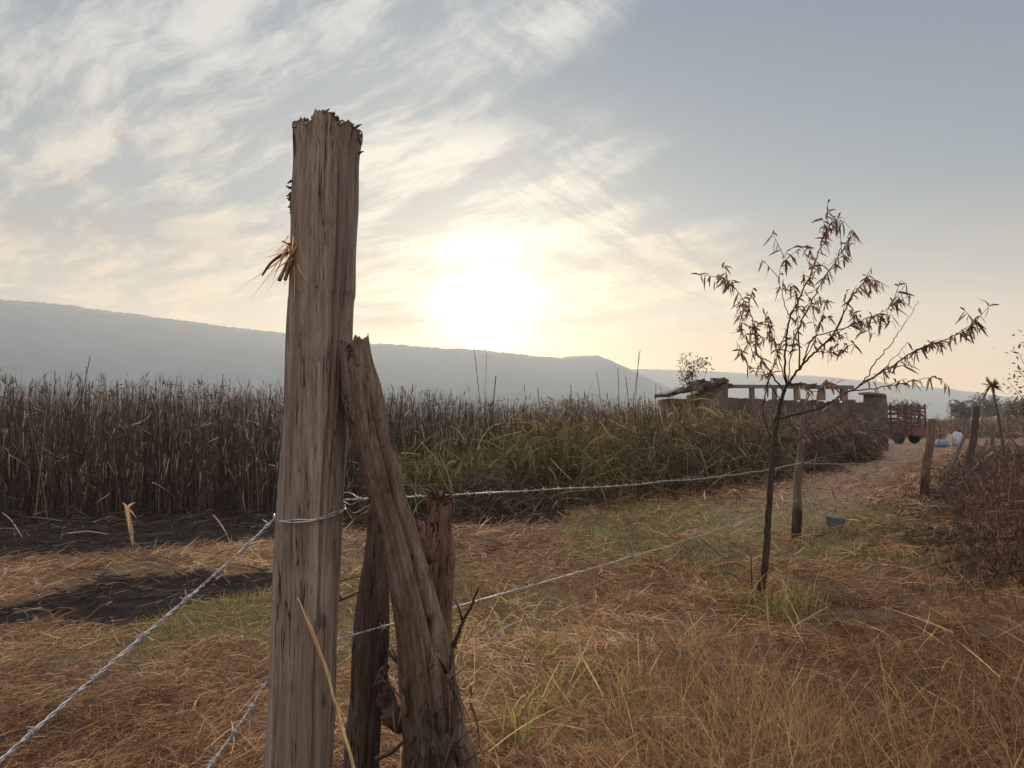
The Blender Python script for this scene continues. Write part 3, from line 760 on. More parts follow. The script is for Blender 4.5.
def tree(name, base, h, r, label, cat='tree', nb=14, nl=600, leaf=(.05, .12), mat='far_leaf', trunk_r=.05, cz=.62, seed=0, gaps=.0, vert=1., group=None):
    rs = np.random.default_rng(seed + 100); random.seed(seed)
    base = Vector(base); root = empty(name, base, label, cat, group)
    mb = MB(); tips = []
    tp = base + Vector((random.uniform(-.1, .1) * h, random.uniform(-.1, .1) * h, h * .72))
    T = [Vector(p) for p in spline([tuple(base + Vector((0, 0, -.1))), tuple(base.lerp(tp, .5) + Vector((random.gauss(0, .03) * h, 0, 0))), tuple(tp)], 12)]
    mb.add(tube_data(T, [trunk_r * (1 - .8 * i / 11) for i in range(12)], 7))
    for k in range(nb):
        i = random.randint(2, 11); s = T[i]; a = random.uniform(0, 6.28)
        u = random.uniform(.4, 1)
        e = Vector((math.cos(a) * r * u, math.sin(a) * r * u, h * (cz + random.uniform(-.3, .36) * vert)))
        e = base + e; mid = s.lerp(e, .5) + Vector((0, 0, .05 * h))
        Q = [Vector(p) for p in spline([tuple(s), tuple(mid), tuple(e)], 8)]
        mb.add(tube_data(Q, [trunk_r * .4 * (1 - .8 * j / 7) for j in range(8)], 5))
        tips += Q[3:]
    mb.build('trunk', M['twig'], root, tuple(base), smooth=True)
    ix = rs.integers(0, len(tips), nl)
    P = np.array([tuple(t) for t in tips])[ix] + rs.normal(size=(nl, 3)) * r * .17
    D = unit(rs.normal(size=(nl, 3)) + np.array([0, 0, -.2]))
    V = ribbons(P, D, rs.uniform(leaf[0], leaf[1], nl), rs.uniform(leaf[0] * .4, leaf[1] * .45, nl), None, 2, 'leaf')
    quads_obj('crown', V, rs.uniform(0, 1, nl), M[mat], 3, root)
    return root
sh = gp(696, 452); 
tree('shrub', at(695, 418, 33), 2.6, .75, 'thin leafy shrub rising in front of the ruin at its left end', 'shrub', 16, 520, (.07, .16), 'brush', .04, .72, 3)
tree('tree', (13.4, 19.0, 0), 3.2, 1.15, 'sparse small tree cut by the right edge above the weeds', 'tree', 16, 420, (.07, .16), 'brush', .05, .72, 5)
far = [(20, 380, 190, 5.0, 2.8, 'pale round tree far behind the reeds at the left edge'), (150, 379, 240, 7.5, 3.0, 'faint rounded tree far off, left of the tall reed spikes'), (170, 378, 250, 8.2, 3.4, 'faint wide tree far off, right of the tall reed spikes'),
       (243, 381, 270, 9.0, 5.5, 'faint spreading tree beside the tall post, far behind the reeds'), (905, 408, 210, 5.8, 4, 'hazy tree straight above the rusty trailer'), (965, 408, 160, 4.6, 2.8, 'hazy grey tree just left of the tall dark post'),
       (985, 403, 190, 7.0, 3.6, 'hazy grey tree between the tall dark post and the flower stalk'), (1020, 405, 150, 5.2, 3.2, 'hazy tree at the right edge on the horizon'),
       (1008, 410, 240, 6.2, 4.5, 'low hazy tree right of the flower stalk'), (860, 408, 230, 6.2, 4.5, 'low hazy tree behind the right end of the ruin'), (575, 396, 300, 9.5, 6, 'faint low tree far behind the green reeds')]
for i, (px, py, Y, h, r, lab) in enumerate(far):
    tree('tree', ((px - 512) / F * Y, Y, 0), h, r, lab, 'tree', 22, 900, (.5, 1.1), 'far_leaf', .16, .6, 20 + i, group='hazy trees along the horizon')

# ------------------------------------------------------------------ ruin
RY = 36.0
def rx(px): return (px - 512) / F * RY
def rz(py): return 1.5 + (418 - py) / F * RY
ruin = empty('ruined_building', (rx(775), RY, 0), 'low roofless ruin with a row of concrete pillars under a long beam', 'building')
def part(name, mat, fn, smooth=False, label=None):
    mb = MB(); fn(mb); o = mb.build(name, M[mat], ruin, tuple(ruin.location), smooth)
    if label: o['label'] = label
    return o
def wall_fn(mb):
    x0, x1 = rx(727), rx(886); n = 30
    for i in range(n):
        a = x0 + (x1 - x0) * i / n; b = x0 + (x1 - x0) * (i + 1) / n
        zt = rz(399 + 3 * i / n) + random.uniform(-.08, .08)
        mb.box(((a + b) / 2, RY, zt / 2 - .1), (b - a - .004, .3, zt + .2))
part('wall', 'mudbrick', wall_fn)
part('beam', 'concrete', lambda mb: (mb.bar((rx(722), RY, rz(386.4)), (rx(790), RY, rz(386.7)), .3, .16), mb.bar((rx(790.1), RY, rz(386.8)), (rx(853), RY, rz(387.4)), .28, .18)))
for px, w in ((752, .2), (774.5, .19), (797, .24), (821.5, .28), (844, .27)):
    part('pillar', 'concrete', lambda mb: mb.box((rx(px), RY, (rz(400.5) + rz(388.2)) / 2), (w, .24, rz(388.2) - rz(400.5)), None, .012))
def rubble(mb):
    for k in range(12):
        px = random.choice([random.uniform(788, 850), random.uniform(800, 846)])
        mb.box((rx(px), RY + random.uniform(-.1, .1), rz(385.4) + random.uniform(-.02, .05)), (random.uniform(.2, .6), .25, random.uniform(.07, .14)), Matrix.Rotation(random.uniform(-.3, .3), 3, 'Y'), .03)
part('roof_rubble', 'roofing', rubble)
part('gable_wall', 'concrete', lambda mb: mb.add(([Vector(p) for y in (RY - .2, RY + 2.6) for p in ((rx(699), y, -.1), (rx(727), y, -.1), (rx(727), y, rz(384)), (rx(712), y, rz(387)), (rx(699), y, rz(394)))],
     [(0, 1, 2, 3, 4), (9, 8, 7, 6, 5), (0, 5, 6, 1), (1, 6, 7, 2), (2, 7, 8, 3), (3, 8, 9, 4), (4, 9, 5, 0)])))
part('side_wall', 'mudbrick', lambda mb: mb.box(((rx(668) + rx(698)) / 2, RY + 1.2, rz(399) / 2 - .1), (rx(698) - rx(668), 2.4, rz(399) + .2), None, .05))
def roof_fn(mb):
    for k in range(16):
        u = k / 15; px = 668 + u * 48; py = 394 - 11 * u ** .8 + random.uniform(-1, 1)
        mb.box((rx(px), RY + random.uniform(-.3, 1.6), rz(py)), (random.uniform(.5, 1.1), random.uniform(.8, 2.0), random.uniform(.07, .2)), Matrix.Rotation(-.28 + random.uniform(-.2, .2), 3, 'Y'), .04)
    for k in range(14):
        px = random.uniform(696, 726); mb.box((rx(px), RY + random.uniform(-.2, .6), rz(383.2) + random.uniform(-.08, .12)), (random.uniform(.25, .7), .6, random.uniform(.1, .22)), Matrix.Rotation(random.uniform(-.25, .25), 3, 'Y'), .04)
part('roof', 'roofing', roof_fn, label='collapsed dark roof slabs')
part('end_wall', 'concrete', lambda mb: (mb.box(((rx(872) + rx(887)) / 2, RY + .5, rz(395) / 2), (rx(887) - rx(872), 1., rz(395)), None, .06), mb.box((rx(876), RY + .4, rz(394)), (.8, 1.1, .1), Matrix.Rotation(.12, 3, 'Y'))))

# ------------------------------------------------------------------ cattle trailer
tp = gp(905, 443.5)
trl = empty('cattle_trailer', tp, 'small rusty red livestock trailer with open slatted sides', 'trailer')
TR = Matrix.Rotation(math.radians(38), 3, 'Z')
def tl(x, y, z): return tp + TR @ Vector((x, y, z))
def tpart(name, mat, fn, smooth=False):
    mb = MB(); fn(mb); mb.v = [tp + TR @ p for p in mb.v]
    return mb.build(name, M[mat], trl, tuple(tp), smooth)
Lx, Ly = .80, .80
tpart('bed', 'rust', lambda mb: (mb.box((0, 0, .55), (Lx * 2, Ly * 2, .12)), mb.box((0, -Ly - .02, .72), (Lx * 2, .05, .5)), mb.box((-Lx - .02, 0, .70), (.05, Ly * 2, .36)), mb.box((Lx + .02, 0, .70), (.05, Ly * 2, .36))))
for sx in (-1, 1):
    tpart('side_rack', 'rust', lambda mb: [mb.bar((sx * (Lx + .02), -Ly, z + random.uniform(-.05, .05) - (.12 if sx > 0 else 0)), (sx * (Lx + .02), Ly, z + random.uniform(-.05, .05) + (.12 if sx > 0 else 0)), .04, .09) for z in (1.02, 1.26, 1.5, 1.74, 1.98, 2.2)])
tpart('front_rack', 'steel', lambda mb: [mb.box((0, Ly, z), (Lx * 2, .04, .07)) for z in (.9, 1.2, 1.5, 1.8, 2.1)])
tpart('tailgate', 'rust', lambda mb: [mb.bar((-Lx * .9, -Ly - .06, z), (Lx * .5, -Ly - .06, z + .05), .04, .08) for z in (1.1, 1.4, 1.7, 2.0)])
for x in (-Lx - .02, 0, Lx + .02):
    for y in ((-Ly, -.5, .4, Ly) if x else (-Ly, Ly)):
        tpart('post', 'steel', lambda mb: mb.box((x + (.05 if x > 0 else -.05 if x < 0 else 0), y, 1.45), (.07, .07, 1.75)))
for sx in (-1, 1):
    w = tpart('wheel', 'tyre', lambda mb: mb.add(tube_data([Vector((sx * (Lx + .08), -.1, .34)), Vector((sx * (Lx + .12), -.1, .34)), Vector((sx * (Lx + .26), -.1, .34)), Vector((sx * (Lx + .30), -.1, .34))], [.29, .34, .34, .29], 20)))
    mb = MB(); mb.add(tube_data([Vector((sx * (Lx + .29), -.1, .34)), Vector((sx * (Lx + .31), -.1, .34))], [.19, .16], 14)); mb.v = [tp + TR @ p for p in mb.v]
    mb.build('rim', M['steel'], w, tuple(tp))
tpart('tow_bar', 'steel', lambda mb: (mb.bar((-.5, Ly, .5), (0, Ly + 1.2, .45), .07), mb.bar((.5, Ly, .5), (0, Ly + 1.2, .45), .07)))
n = 150
P = np.array([tuple(tl(random.uniform(-Lx, Lx), random.uniform(-Ly, Ly), random.uniform(.7, 2.15))) for _ in range(n)])
sk = quads_obj('dry_stalks', ribbons(P, dirs(n, 20, 70), rng.uniform(.4, 1.1, n), .025, np.stack([rng.normal(0, .3, n), rng.normal(0, .3, n), -rng.uniform(0, .5, n)], 1), 4), rng.uniform(0, .8, n), M['brush'], 5)
tag(sk, 'brittle brown stalks piled inside the slatted trailer', 'stalks')

# ------------------------------------------------------------------ sacks, jug, tub
def lumpy(name, c, size, mat, seed, label, cat, flat=.35):
    v, f = [], []; a, b = 14, 20; c = Vector(c)
    for i in range(a + 1):
        th = math.pi * i / a
        for j in range(b):
            ph = 2 * math.pi * j / b
            d = Vector((math.sin(th) * math.cos(ph), math.sin(th) * math.sin(ph), math.cos(th)))
            r = 1 + .28 * mn.noise(d * 1.7 + Vector((seed, 0, 0))) + .12 * mn.noise(d * 4.5 + Vector((0, seed, 0)))
            p = Vector((d.x * size[0] * r, d.y * size[1] * r, max(d.z * r, -flat) * size[2]))
            v.append(c + p)
    for i in range(a):
        for j in range(b):
            f.append((i * b + j, (i + 1) * b + j, (i + 1) * b + (j + 1) % b, i * b + (j + 1) % b))
    return tag(mesh_obj(name, v, f, M[mat], None, c - Vector((0, 0, size[2] * flat))), label, cat)
g = gp(942, 447.5); lumpy('plastic_sack', g + Vector((0, 0, .12)), (.34, .3, .26), 'blue', 2.0, 'crumpled blue plastic sack on the track beyond the fence', 'sack')
g = gp(957, 446); lumpy('feed_sack', g + Vector((0, 0, .2)), (.34, .32, .52), 'white', 6.0, 'bulging white sack on the track beside the yellow container', 'sack')
g = gp(949.5, 446); jug = empty('plastic_container', g, 'upright pale yellow container between the blue and the white sack', 'container')
mb = MB().box(g + Vector((0, 0, .26)), (.24, .2, .52)); mb.box(g + Vector((0, 0, .545)), (.14, .14, .05)); mb.build('body', M['yellow'], jug, tuple(g))
mb = MB().add(tube_data([g + Vector((-.05, 0, .57)), g + Vector((-.05, 0, .66))], .05, 10)); mb.build('cap', M['white'], jug, tuple(g))
mb = MB().add(tube_data([g + Vector((.0, 0, .55)), g + Vector((.03, 0, .63)), g + Vector((.1, 0, .6)), g + Vector((.1, 0, .5))], .02, 6)); mb.build('handle', M['yellow'], jug, tuple(g))
g = gp(835, 529) + Vector((0, 0, .035)); tub = empty('plastic_tub', g, 'grey blue plastic tub lying in the dry grass by the track', 'tub')
mb = MB(); n = 24; R3 = Matrix.Rotation(.12, 3, 'Y')
prof = [(a_ * .74, b_ * .8) for a_, b_ in [(.115, 0.0), (.125, .02), (.135, .13), (.142, .15), (.146, .165), (.136, .165), (.125, .14), (.11, .03)]]
v = []; f = []
for (r, z) in prof:
    for k in range(n):
        a = 2 * math.pi * k / n; sq = (abs(math.cos(a)) ** 4 + abs(math.sin(a)) ** 4) ** -.25
        v.append(g + R3 @ Vector((math.cos(a) * r * sq * 1.15, math.sin(a) * r * sq * .8, z + .01)))
for i in range(len(prof) - 1):
    for k in range(n): f.append((i * n + k, i * n + (k + 1) % n, (i + 1) * n + (k + 1) % n, (i + 1) * n + k))
f.append(tuple(range(n))[::-1]); f.append(tuple((len(prof) - 1) * n + k for k in range(n)))
mesh_obj('shell', v, f, M['tub'], tub, tuple(g))
mb = MB()
for s in (-1, 1): mb.add(tube_data([g + R3 @ Vector((s * .122, -.03, .115)), g + R3 @ Vector((s * .14, -.025, .12)), g + R3 @ Vector((s * .14, .025, .12)), g + R3 @ Vector((s * .122, .03, .115))], .009, 6))
mb.build('handle', M['tub'], tub, tuple(g), smooth=True)

# ------------------------------------------------------------------ loose canes and sticks lying about
bc = empty('broken_cane', gp(133, 546), 'pale broken cane stub standing alone on the burnt strip', 'cane')
v, f = tube_data([Vector(p) for p in spline([tuple(at(133, 547, 8.85)), tuple(at(131, 530, 8.85)), tuple(at(128, 515, 8.84)), tuple(at(126, 505, 8.83))], 10)], [.010, .014, .019, .024, .026, .027, .027, .026, .022, .006], 8)
mesh_obj('stalk', v, f, M['pale_cane'], bc, tuple(bc.location))
V = ribbons(np.array([tuple(at(127, 508, 8.8))] * 4), unit(np.array([(.6, -.1, -.3), (.4, 0, .5), (-.2, -.2, .6), (.3, -.3, -.8)])), np.array([.14, .16, .13, .22]), .03, np.array([(0, 0, -.4)] * 4), 4)
quads_obj('husk', V, np.array([.7, .9, .95, .8]), M['straw_hay'], 5, bc)
stick('dead_branch', [gp(474, 660), gp(500, 640) + Vector((0, 0, .06)), gp(530, 622) + Vector((0, 0, .05)), gp(552, 612)], .011, M['greystick'], 'long grey dead branch lying in the grass right of the log', 'branch', forks=[(gp(530, 622) + Vector((0, 0, .05)), gp(548, 606) + Vector((0, 0, .12)))])
stick('dead_branch', [gp(702, 552) + Vector((0, 0, .1)), gp(722, 566) + Vector((0, 0, .12)), gp(745, 572) + Vector((0, 0, .04))], .010, M['twig'], 'dark dead branch lying left of the sapling', 'branch')
stick('dead_branch', [gp(922, 646) + Vector((0, 0, .06)), gp(940, 640) + Vector((0, 0, .06)), gp(954, 635) + Vector((0, 0, .05))], .006, M['twig'], 'short straight dark stick on the matted grass at the right', 'stick')
stick('cane_stalk', [gp(193, 716) + Vector((0, 0, .03)), gp(200, 703) + Vector((0, 0, .04)), gp(215, 697) + Vector((0, 0, .03)), gp(238, 690) + Vector((0, 0, .02))], .006, M['cane_straw'], 'bent pale straw lying on the mown grass left of the tall post', 'straw', forks=[(gp(193, 716) + Vector((0, 0, .03)), gp(214, 735) + Vector((0, 0, .03)))])
for (a, b, lab) in (((153, 485), (181, 503), 'pale fallen cane leaning at the foot of the reeds left of the tall post'), ((62, 534), (112, 532), 'pale fallen cane lying flat on the ash at the left'), ((213, 516), (232, 540), 'thin fallen cane lying askew on the burnt strip near the tall post'), ((2, 512), (22, 536), 'pale fallen cane on the ash at the left edge')):
    p0, p1 = gp(*a) if a[1] > 505 else at(a[0], a[1], 10.2), gp(*b) + Vector((0, 0, .03))
    stick('fallen_cane', [p0 + Vector((0, 0, .03)), p0.lerp(p1, .5) + Vector((0, 0, .06)), p1], .012, M['pale_cane'], lab, 'cane')

# ------------------------------------------------------------------ ground cover
def stuff(name, V, tint, mat, segs):
    return tag(quads_obj(name, V, tint, mat, segs), kind='stuff')
def scatter(n, y0, y1, pw=1.6, margin=.75, extra=.4):
    """points over the ground in view, denser near"""
    u = rng.uniform(0, 1, n)
    y = (y0 ** (1 - pw) + u * (y1 ** (1 - pw) - y0 ** (1 - pw))) ** (1 / (1 - pw))
    x = rng.uniform(-1, 1, n) * (margin * y + extra)
    return x, y
def col(x, y, z): return np.stack([x, y, z], 1)
# cut straw lying matted
x, y = scatter(150000, 2.5, 30, 1.7)
keep = rng.uniform(0, 1, len(x)) > burnt(x, y) * np.where(y < 7.7, .95, .98)
keep &= rng.uniform(0, 1, len(x)) > track(x, y) * .5
keep &= y < edge(x) + 1.5
keep &= rng.uniform(0, 1, len(x)) > green_amt(x, y) * .55
keep &= rng.uniform(0, 1, len(x)) < .12 + .65 * vn(x * 1.1, y * 1.1, 77) + .65 * vn(x * 3.3, y * 3.3, 78) 
x, y = x[keep], y[keep]; N = len(x)
swirl = fb(x * 1.6, y * 1.6, 55, 3) * 12
D = dirs(N, -8, 38); az = swirl + rng.normal(0, .9, N); el = np.arcsin(D[:, 2])
D = np.stack([np.cos(az) * np.cos(el), np.sin(az) * np.cos(el), np.sin(el)], 1)
sc = np.clip(y / 6, .75, 3)
V = ribbons(col(x, y, gz(x, y) + rng.uniform(0, .04, N) + .12 * vn(x * 3.2, y * 3.2, 91) ** 2 * sstep(-1.5, 1, x)), D, rng.uniform(.05, .24, N) * np.clip(sc, .8, 1.6), rng.uniform(.0028, .0068, N) * sc, np.stack([rng.normal(0, .25, N), rng.normal(0, .25, N), -rng.uniform(.0, .5, N)], 1), 3)
tn = np.clip(rng.beta(.85, 1.15, N) * .85 + .75 * (vn(x * .8, y * .8, 5) * .5 + vn(x * 3.1, y * 3.1, 6) * .5 - .45) - .22 * sstep(.8, 2.2, x) * sstep(8, 5, y), 0, 1)
stuff('cut_straw', V, tn, M['straw_hay'], 4)
# upright dry grass, in tufts
nt_ = 6500
tx, ty = scatter(nt_, 2.4, 20, 1.5)
w = .12 + 1.0 * sstep(-.6, .8, tx) * sstep(10, 6, ty) + .5 * sstep(2, 5, tx)
keep = (rng.uniform(0, 1, nt_) < w * (.3 + 1.1 * vn(tx * .9, ty * .9, 13))) & (burnt(tx, ty) < .2) & (track(tx, ty) < .3)
tx, ty = tx[keep], ty[keep]; k = 20
x = np.repeat(tx, k) + rng.normal(0, .05, len(tx) * k); y = np.repeat(ty, k) + rng.normal(0, .05, len(tx) * k); N = len(x)
hgt = np.repeat(rng.uniform(.10, .30, len(tx)) * (1 + .5 * sstep(0, 1, tx) * sstep(5.2, 4, ty)) * (1 + .6 * sstep(5, 3, ty)) * (.55 + .45 * sstep(-.2, .8, tx)), k)
D = dirs(N, 25, 88)
sc = np.clip(y / 6, .7, 2.5)
V = ribbons(col(x, y, gz(x, y) - .01), D, hgt * rng.uniform(.5, 1.3, N), rng.uniform(.0025, .005, N) * sc, np.stack([rng.normal(0, .25, N), rng.normal(0, .25, N), -rng.uniform(.1, .7, N)], 1), 4)
stuff('dry_grass', V, np.clip(np.repeat(rng.beta(1.2, 1.5, len(tx)) - .3 * sstep(.8, 2., tx), k) * .6 + rng.beta(.8, 1.2, N) * .6 - .1, 0, 1), M['grass_up'], 5)
# short greenish grass
x, y = scatter(120000, 3., 18, 1.3)
keep = (rng.uniform(0, 1, len(x)) < green_amt(x, y) * .95 + .05) & (burnt(x, y) < .3)
x, y = x[keep], y[keep]; N = len(x)
V = ribbons(col(x, y, gz(x, y) - .01), dirs(N, 25, 85), rng.uniform(.05, .19, N), rng.uniform(.004, .008, N) * np.clip(y / 8, .6, 2), np.stack([rng.normal(0, .3, N), rng.normal(0, .3, N), -rng.uniform(0, .5, N)], 1), 3)
stuff('green_grass', V, np.clip(rng.beta(2, 2, N) + .5 * (vn(x, y, 8) - .5), 0, 1), M['grass_green'], 4)
# taller yellow-green clumps
cl = [(735, 612, .38, 50), (775, 618, .42, 60), (800, 612, .45, 60), (790, 600, .35, 40), (556, 655, .32, 26), (545, 660, .28, 26), (720, 600, .3, 30), (850, 600, .2, 20), (465, 690, .25, 30), (640, 720, .35, 30),
      (900, 760, .5, 14), (870, 745, .42, 12), (440, 640, .25, 30), (700, 640, .28, 30), (610, 690, .3, 30), (560, 720, .4, 40), (520, 760, .5, 40), (325, 640, .2, 30)]
PX = []; HH = []
for (px, py, h, n) in cl:
    g = gp(px, py); PX += [(g.x + random.gauss(0, .07), g.y + random.gauss(0, .07)) for _ in range(n)]; HH += [h] * n
PX = np.array(PX); N = len(PX); HH = np.array(HH)
V = ribbons(col(PX[:, 0], PX[:, 1], gz(PX[:, 0], PX[:, 1]) - .01), dirs(N, 50, 90), HH * rng.uniform(.5, 1.2, N), rng.uniform(.005, .011, N), np.stack([rng.normal(0, .3, N), rng.normal(0, .3, N), -rng.uniform(.05, .6, N)], 1), 5)
stuff('grass_clumps', V, rng.uniform(0, 1, N), M['clump'], 6)
# coarse long straws in the foreground
N = 420
x = rng.uniform(-.4, 3.2, N); y = rng.uniform(2.5, 5.2, N)
keep = np.abs(x / y) < .8; x, y = x[keep], y[keep]; N = len(x)
V = ribbons(col(x, y, gz(x, y) + rng.uniform(0, .12, N)), dirs(N, 0, 60), rng.uniform(.12, .5, N), rng.uniform(.003, .010, N), np.stack([rng.normal(0, .07, N), rng.normal(0, .07, N), -rng.uniform(0, .2, N)], 1), 5)
stuff('coarse_straw', V, rng.uniform(.25, 1, N), M['grass_up'], 6)
# scorched litter on the burnt strip
N = 16000
x = rng.uniform(-14, 2, N); y = rng.uniform(5, 15, N)
keep = (burnt(x, y) > .5) & (y < edge(x) + 1.2) & (rng.uniform(0, 1, N) < np.where(y < 7.6, .8, 1)); x, y = x[keep], y[keep]; N = len(x)
V = ribbons(col(x, y, gz(x, y) + rng.uniform(0, .06, N)), dirs(N, -5, 25), rng.uniform(.08, .45, N), rng.uniform(.006, .02, N), np.stack([rng.normal(0, .2, N), rng.normal(0, .2, N), -rng.uniform(0, .3, N)], 1), 3)
stuff('scorched_litter', V, np.clip(rng.beta(1.2, 3.2, N), 0, 1), M['reed'], 4)

# ------------------------------------------------------------------ reed field
def field(n, x0, x1, mean, smax, off=0):
    s = np.minimum(rng.exponential(mean, n), smax) ; x = rng.uniform(x0, x1, n)
    spread = 1 + s * .06
    y = edge(x) + s + off + fb(x * .8, x * 0, 21, 3) * 1.0
    keep = (x / y > -.82) & (x / y < .475)
    return x[keep], y[keep], s[keep]
x, y, s = field(30000, -34, 8, 7, 46)
N = len(x)
hs = np.interp(x, [-8, -3, 0, 4, 8], [2.50, 2.36, 2.16, 2.02, 1.95]) * (.86 + .1 * vn(x * .5, y * .5, 4) + .04) 
hgt = hs * rng.uniform(.87, 1.0, N) * np.where(rng.uniform(0, 1, N) < .005, 1.16, 1)
D = dirs(N, 78, 90)
brk = rng.uniform(0, 1, N) < .07
D[brk] = dirs(int(brk.sum()), 35, 75); hgt[brk] *= .8
z0 = gz(x, y)
RB = np.stack([rng.normal(0, .04, N), rng.normal(0, .04, N), np.zeros(N)], 1)
V1 = ribbons(col(x, y, z0 - .03), D, hgt, rng.uniform(.007, .016, N), RB, 4)
t1 = np.clip(rng.beta(1.2, 2.5, N) * .95, 0, 1)
stuff('reed_stalks', V1, t1, M['reed'], 5)
# hanging scraps of leaf on the stalks
pick = rng.integers(0, N, 90000); pick = pick[rng.uniform(0, 1, len(pick)) < np.exp(-s[pick] / 9)]
n2 = len(pick)
u = rng.uniform(.12, .96, n2) ** .95
P = col(x[pick], y[pick], z0[pick]) + (D[pick] * u[:, None] + RB[pick] * (u ** 2)[:, None]) * hgt[pick][:, None] + rng.normal(0, .008, (n2, 3))
DD = dirs(n2, -88, 80)
DD[:, 2] = np.where(rng.uniform(0, 1, n2) < .5, -np.abs(DD[:, 2]), DD[:, 2]); DD[:, 2] = np.where(u > .86, np.abs(DD[:, 2]), DD[:, 2]); DD[:, :2] *= np.where(rng.uniform(0, 1, n2) < .12, .8, .2)[:, None]; DD = unit(DD)
V2 = ribbons(P, DD, rng.uniform(.08, .36, n2) * np.where(u > .86, .6, 1), rng.uniform(.008, .021, n2), np.stack([rng.normal(0, .07, n2), rng.normal(0, .07, n2), -rng.uniform(0, .2, n2)], 1), 3)
pale = (rng.uniform(0, 1, n2) < np.interp(u, [0, .35, .8, 1], [.06, .26, .22, .07]))
stuff('reed_leaves', V2, np.where(pale, rng.uniform(.74, .98, n2), rng.beta(2, 2.5, n2) * .8), M['reed'], 4)
# spent spikes above the field
spk = [(85, 352, 11.5), (25, 352, 11), (90, 372, 11), (495, 376, 15), (498, 362, 16), (478, 350, 17)]
# green rushes and brush at the field's edge towards the ruin
def brushfield(n, x0, x1, mean, hfn, nleaf, mat, name, tilt, lw, seed):
    x, y, s = field(n, x0, x1, mean, 14, -1.0)
    N = len(x); hgt = hfn(x, y) * rng.uniform(.45, 1.08, N)
    D = dirs(N, tilt, 90)
    z0 = gz(x, y)
    B = np.stack([rng.normal(0, .14, N), rng.normal(0, .14, N), -rng.uniform(0, .2, N)], 1)
    V = ribbons(col(x, y, z0 - .03), D, hgt * 1.05, rng.uniform(.010, .02, N) * np.clip(y / 14, 1, 2.2), B, 6)
    stuff(name + '_stems', V, np.clip(rng.beta(1.8, 2.2, N), 0, 1), M[mat], 7)
    pick = rng.integers(0, N, nleaf); n2 = nleaf; u = rng.uniform(.05, 1, n2)
    P = col(x[pick], y[pick], z0[pick]) + (D[pick] * u[:, None] + B[pick] * (u ** 2)[:, None]) * hgt[pick][:, None]
    V = ribbons(P, dirs(n2, -70, 75), rng.uniform(lw[0], lw[1], n2), rng.uniform(.012, .028, n2) * np.clip(y[pick] / 14, 1, 2), np.stack([rng.normal(0, .3, n2), rng.normal(0, .3, n2), -rng.uniform(0, .8, n2)], 1), 4)
    stuff(name + '_leaves', V, np.clip(rng.beta(1.8, 2.4, n2), 0, 1), M[mat], 5)
brushfield(2600, -2.2, 6.5, 1.6, lambda x, y: np.interp(x, [-2, 0, 2, 4, 6], [1.25, 1.6, 1.9, 1.9, 1.8]) * (.75 + .5 * vn(x * 1.2, y * .7, 66)), 13000, 'green_reed', 'green_rushes', 64, (.2, .7), 1)
brushfield(6500, 2.2, 22, 2.6, lambda x, y: np.interp(x, [2, 5, 8, 12, 16, 19, 22], [1.45, 1.75, 1.8, 1.75, 1.7, 1.4, .9]) * (.72 + .5 * vn(x * .8, y * .5, 67)), 34000, 'brush', 'dry_brush', 55, (.15, .5), 2)
# dark mounds of old growth in front of the rushes
N = 9000; c = rng.integers(0, 7, N)
cxs = np.array([-.55, .1, .9, 3.2, 4.6, 6.2, 8.6])[c]; cys = np.array([12.2, 12.9, 13.3, 15.2, 17.0, 18.9, 22.0])[c]
x = cxs + rng.normal(0, .42, N); y = cys + rng.normal(0, .45, N)
hm = np.exp(-((x - cxs) ** 2 + (y - cys) ** 2) / .5) * .8 * rng.uniform(.1, 1, N)
V = ribbons(col(x, y, gz(x, y) + hm), dirs(N, -30, 70), rng.uniform(.1, .45, N), rng.uniform(.008, .02, N), np.stack([rng.normal(0, .3, N), rng.normal(0, .3, N), -rng.uniform(0, .8, N)], 1), 4)
stuff('old_growth', V, np.clip(rng.beta(1.6, 3, N), 0, 1), M['brush'], 5)
# tall spikes standing above the field
sp_ = [(85, 356, 11.6, .012), (24, 352, 11.2, .012), (80, 366, 11.4, .01), (495, 376, 15.5, .03), (478, 348, 15.5, .012), (487, 352, 17, .01), (573, 385, 15, .02), (600, 372, 15.5, .03), (617, 368, 16, .028), (628, 377, 16, .03), (634, 350, 16.5, .012),
       (640, 352, 16.6, .014), (655, 384, 17, .02), (612, 393, 16, .03), (646, 392, 17, .025), (586, 395, 15.5, .03), (665, 386, 17.5, .016), (538, 388, 15, .014), (290, 380, 12, .02), (222, 374, 12, .012)]
P, D, L, W = [], [], [], []
for (px, py, Y, w) in sp_:
    t = at(px, py, Y); b = Vector((t.x + random.uniform(-.35, .35), Y, 0)); d = t - b
    P.append(tuple(b)); D.append(tuple(d.normalized())); L.append(d.length); W.append(w)
N = len(P)
V = ribbons(np.array(P), np.array(D), np.array(L), np.array(W), np.stack([rng.normal(0, .03, N), rng.normal(0, .03, N), np.zeros(N)], 1), 5, 'flat')
stuff('reed_spikes', V, rng.uniform(.1, .5, N), M['reed'], 6)
# long arching green leaves of the rushes (catch the light)
N = 480
x = rng.uniform(-1.6, 8., N); y = edge(x) - rng.uniform(-.3, 1.6, N)
V = ribbons(col(x, y, gz(x, y)), dirs(N, 40, 85), rng.uniform(.7, 1.6, N), rng.uniform(.010, .02, N), np.stack([rng.normal(0, .45, N), rng.normal(-.1, .3, N), -rng.uniform(.1, .75, N)], 1), 8)
stuff('arching_rushes', V, rng.uniform(.35, 1, N), M['green_reed'], 9)

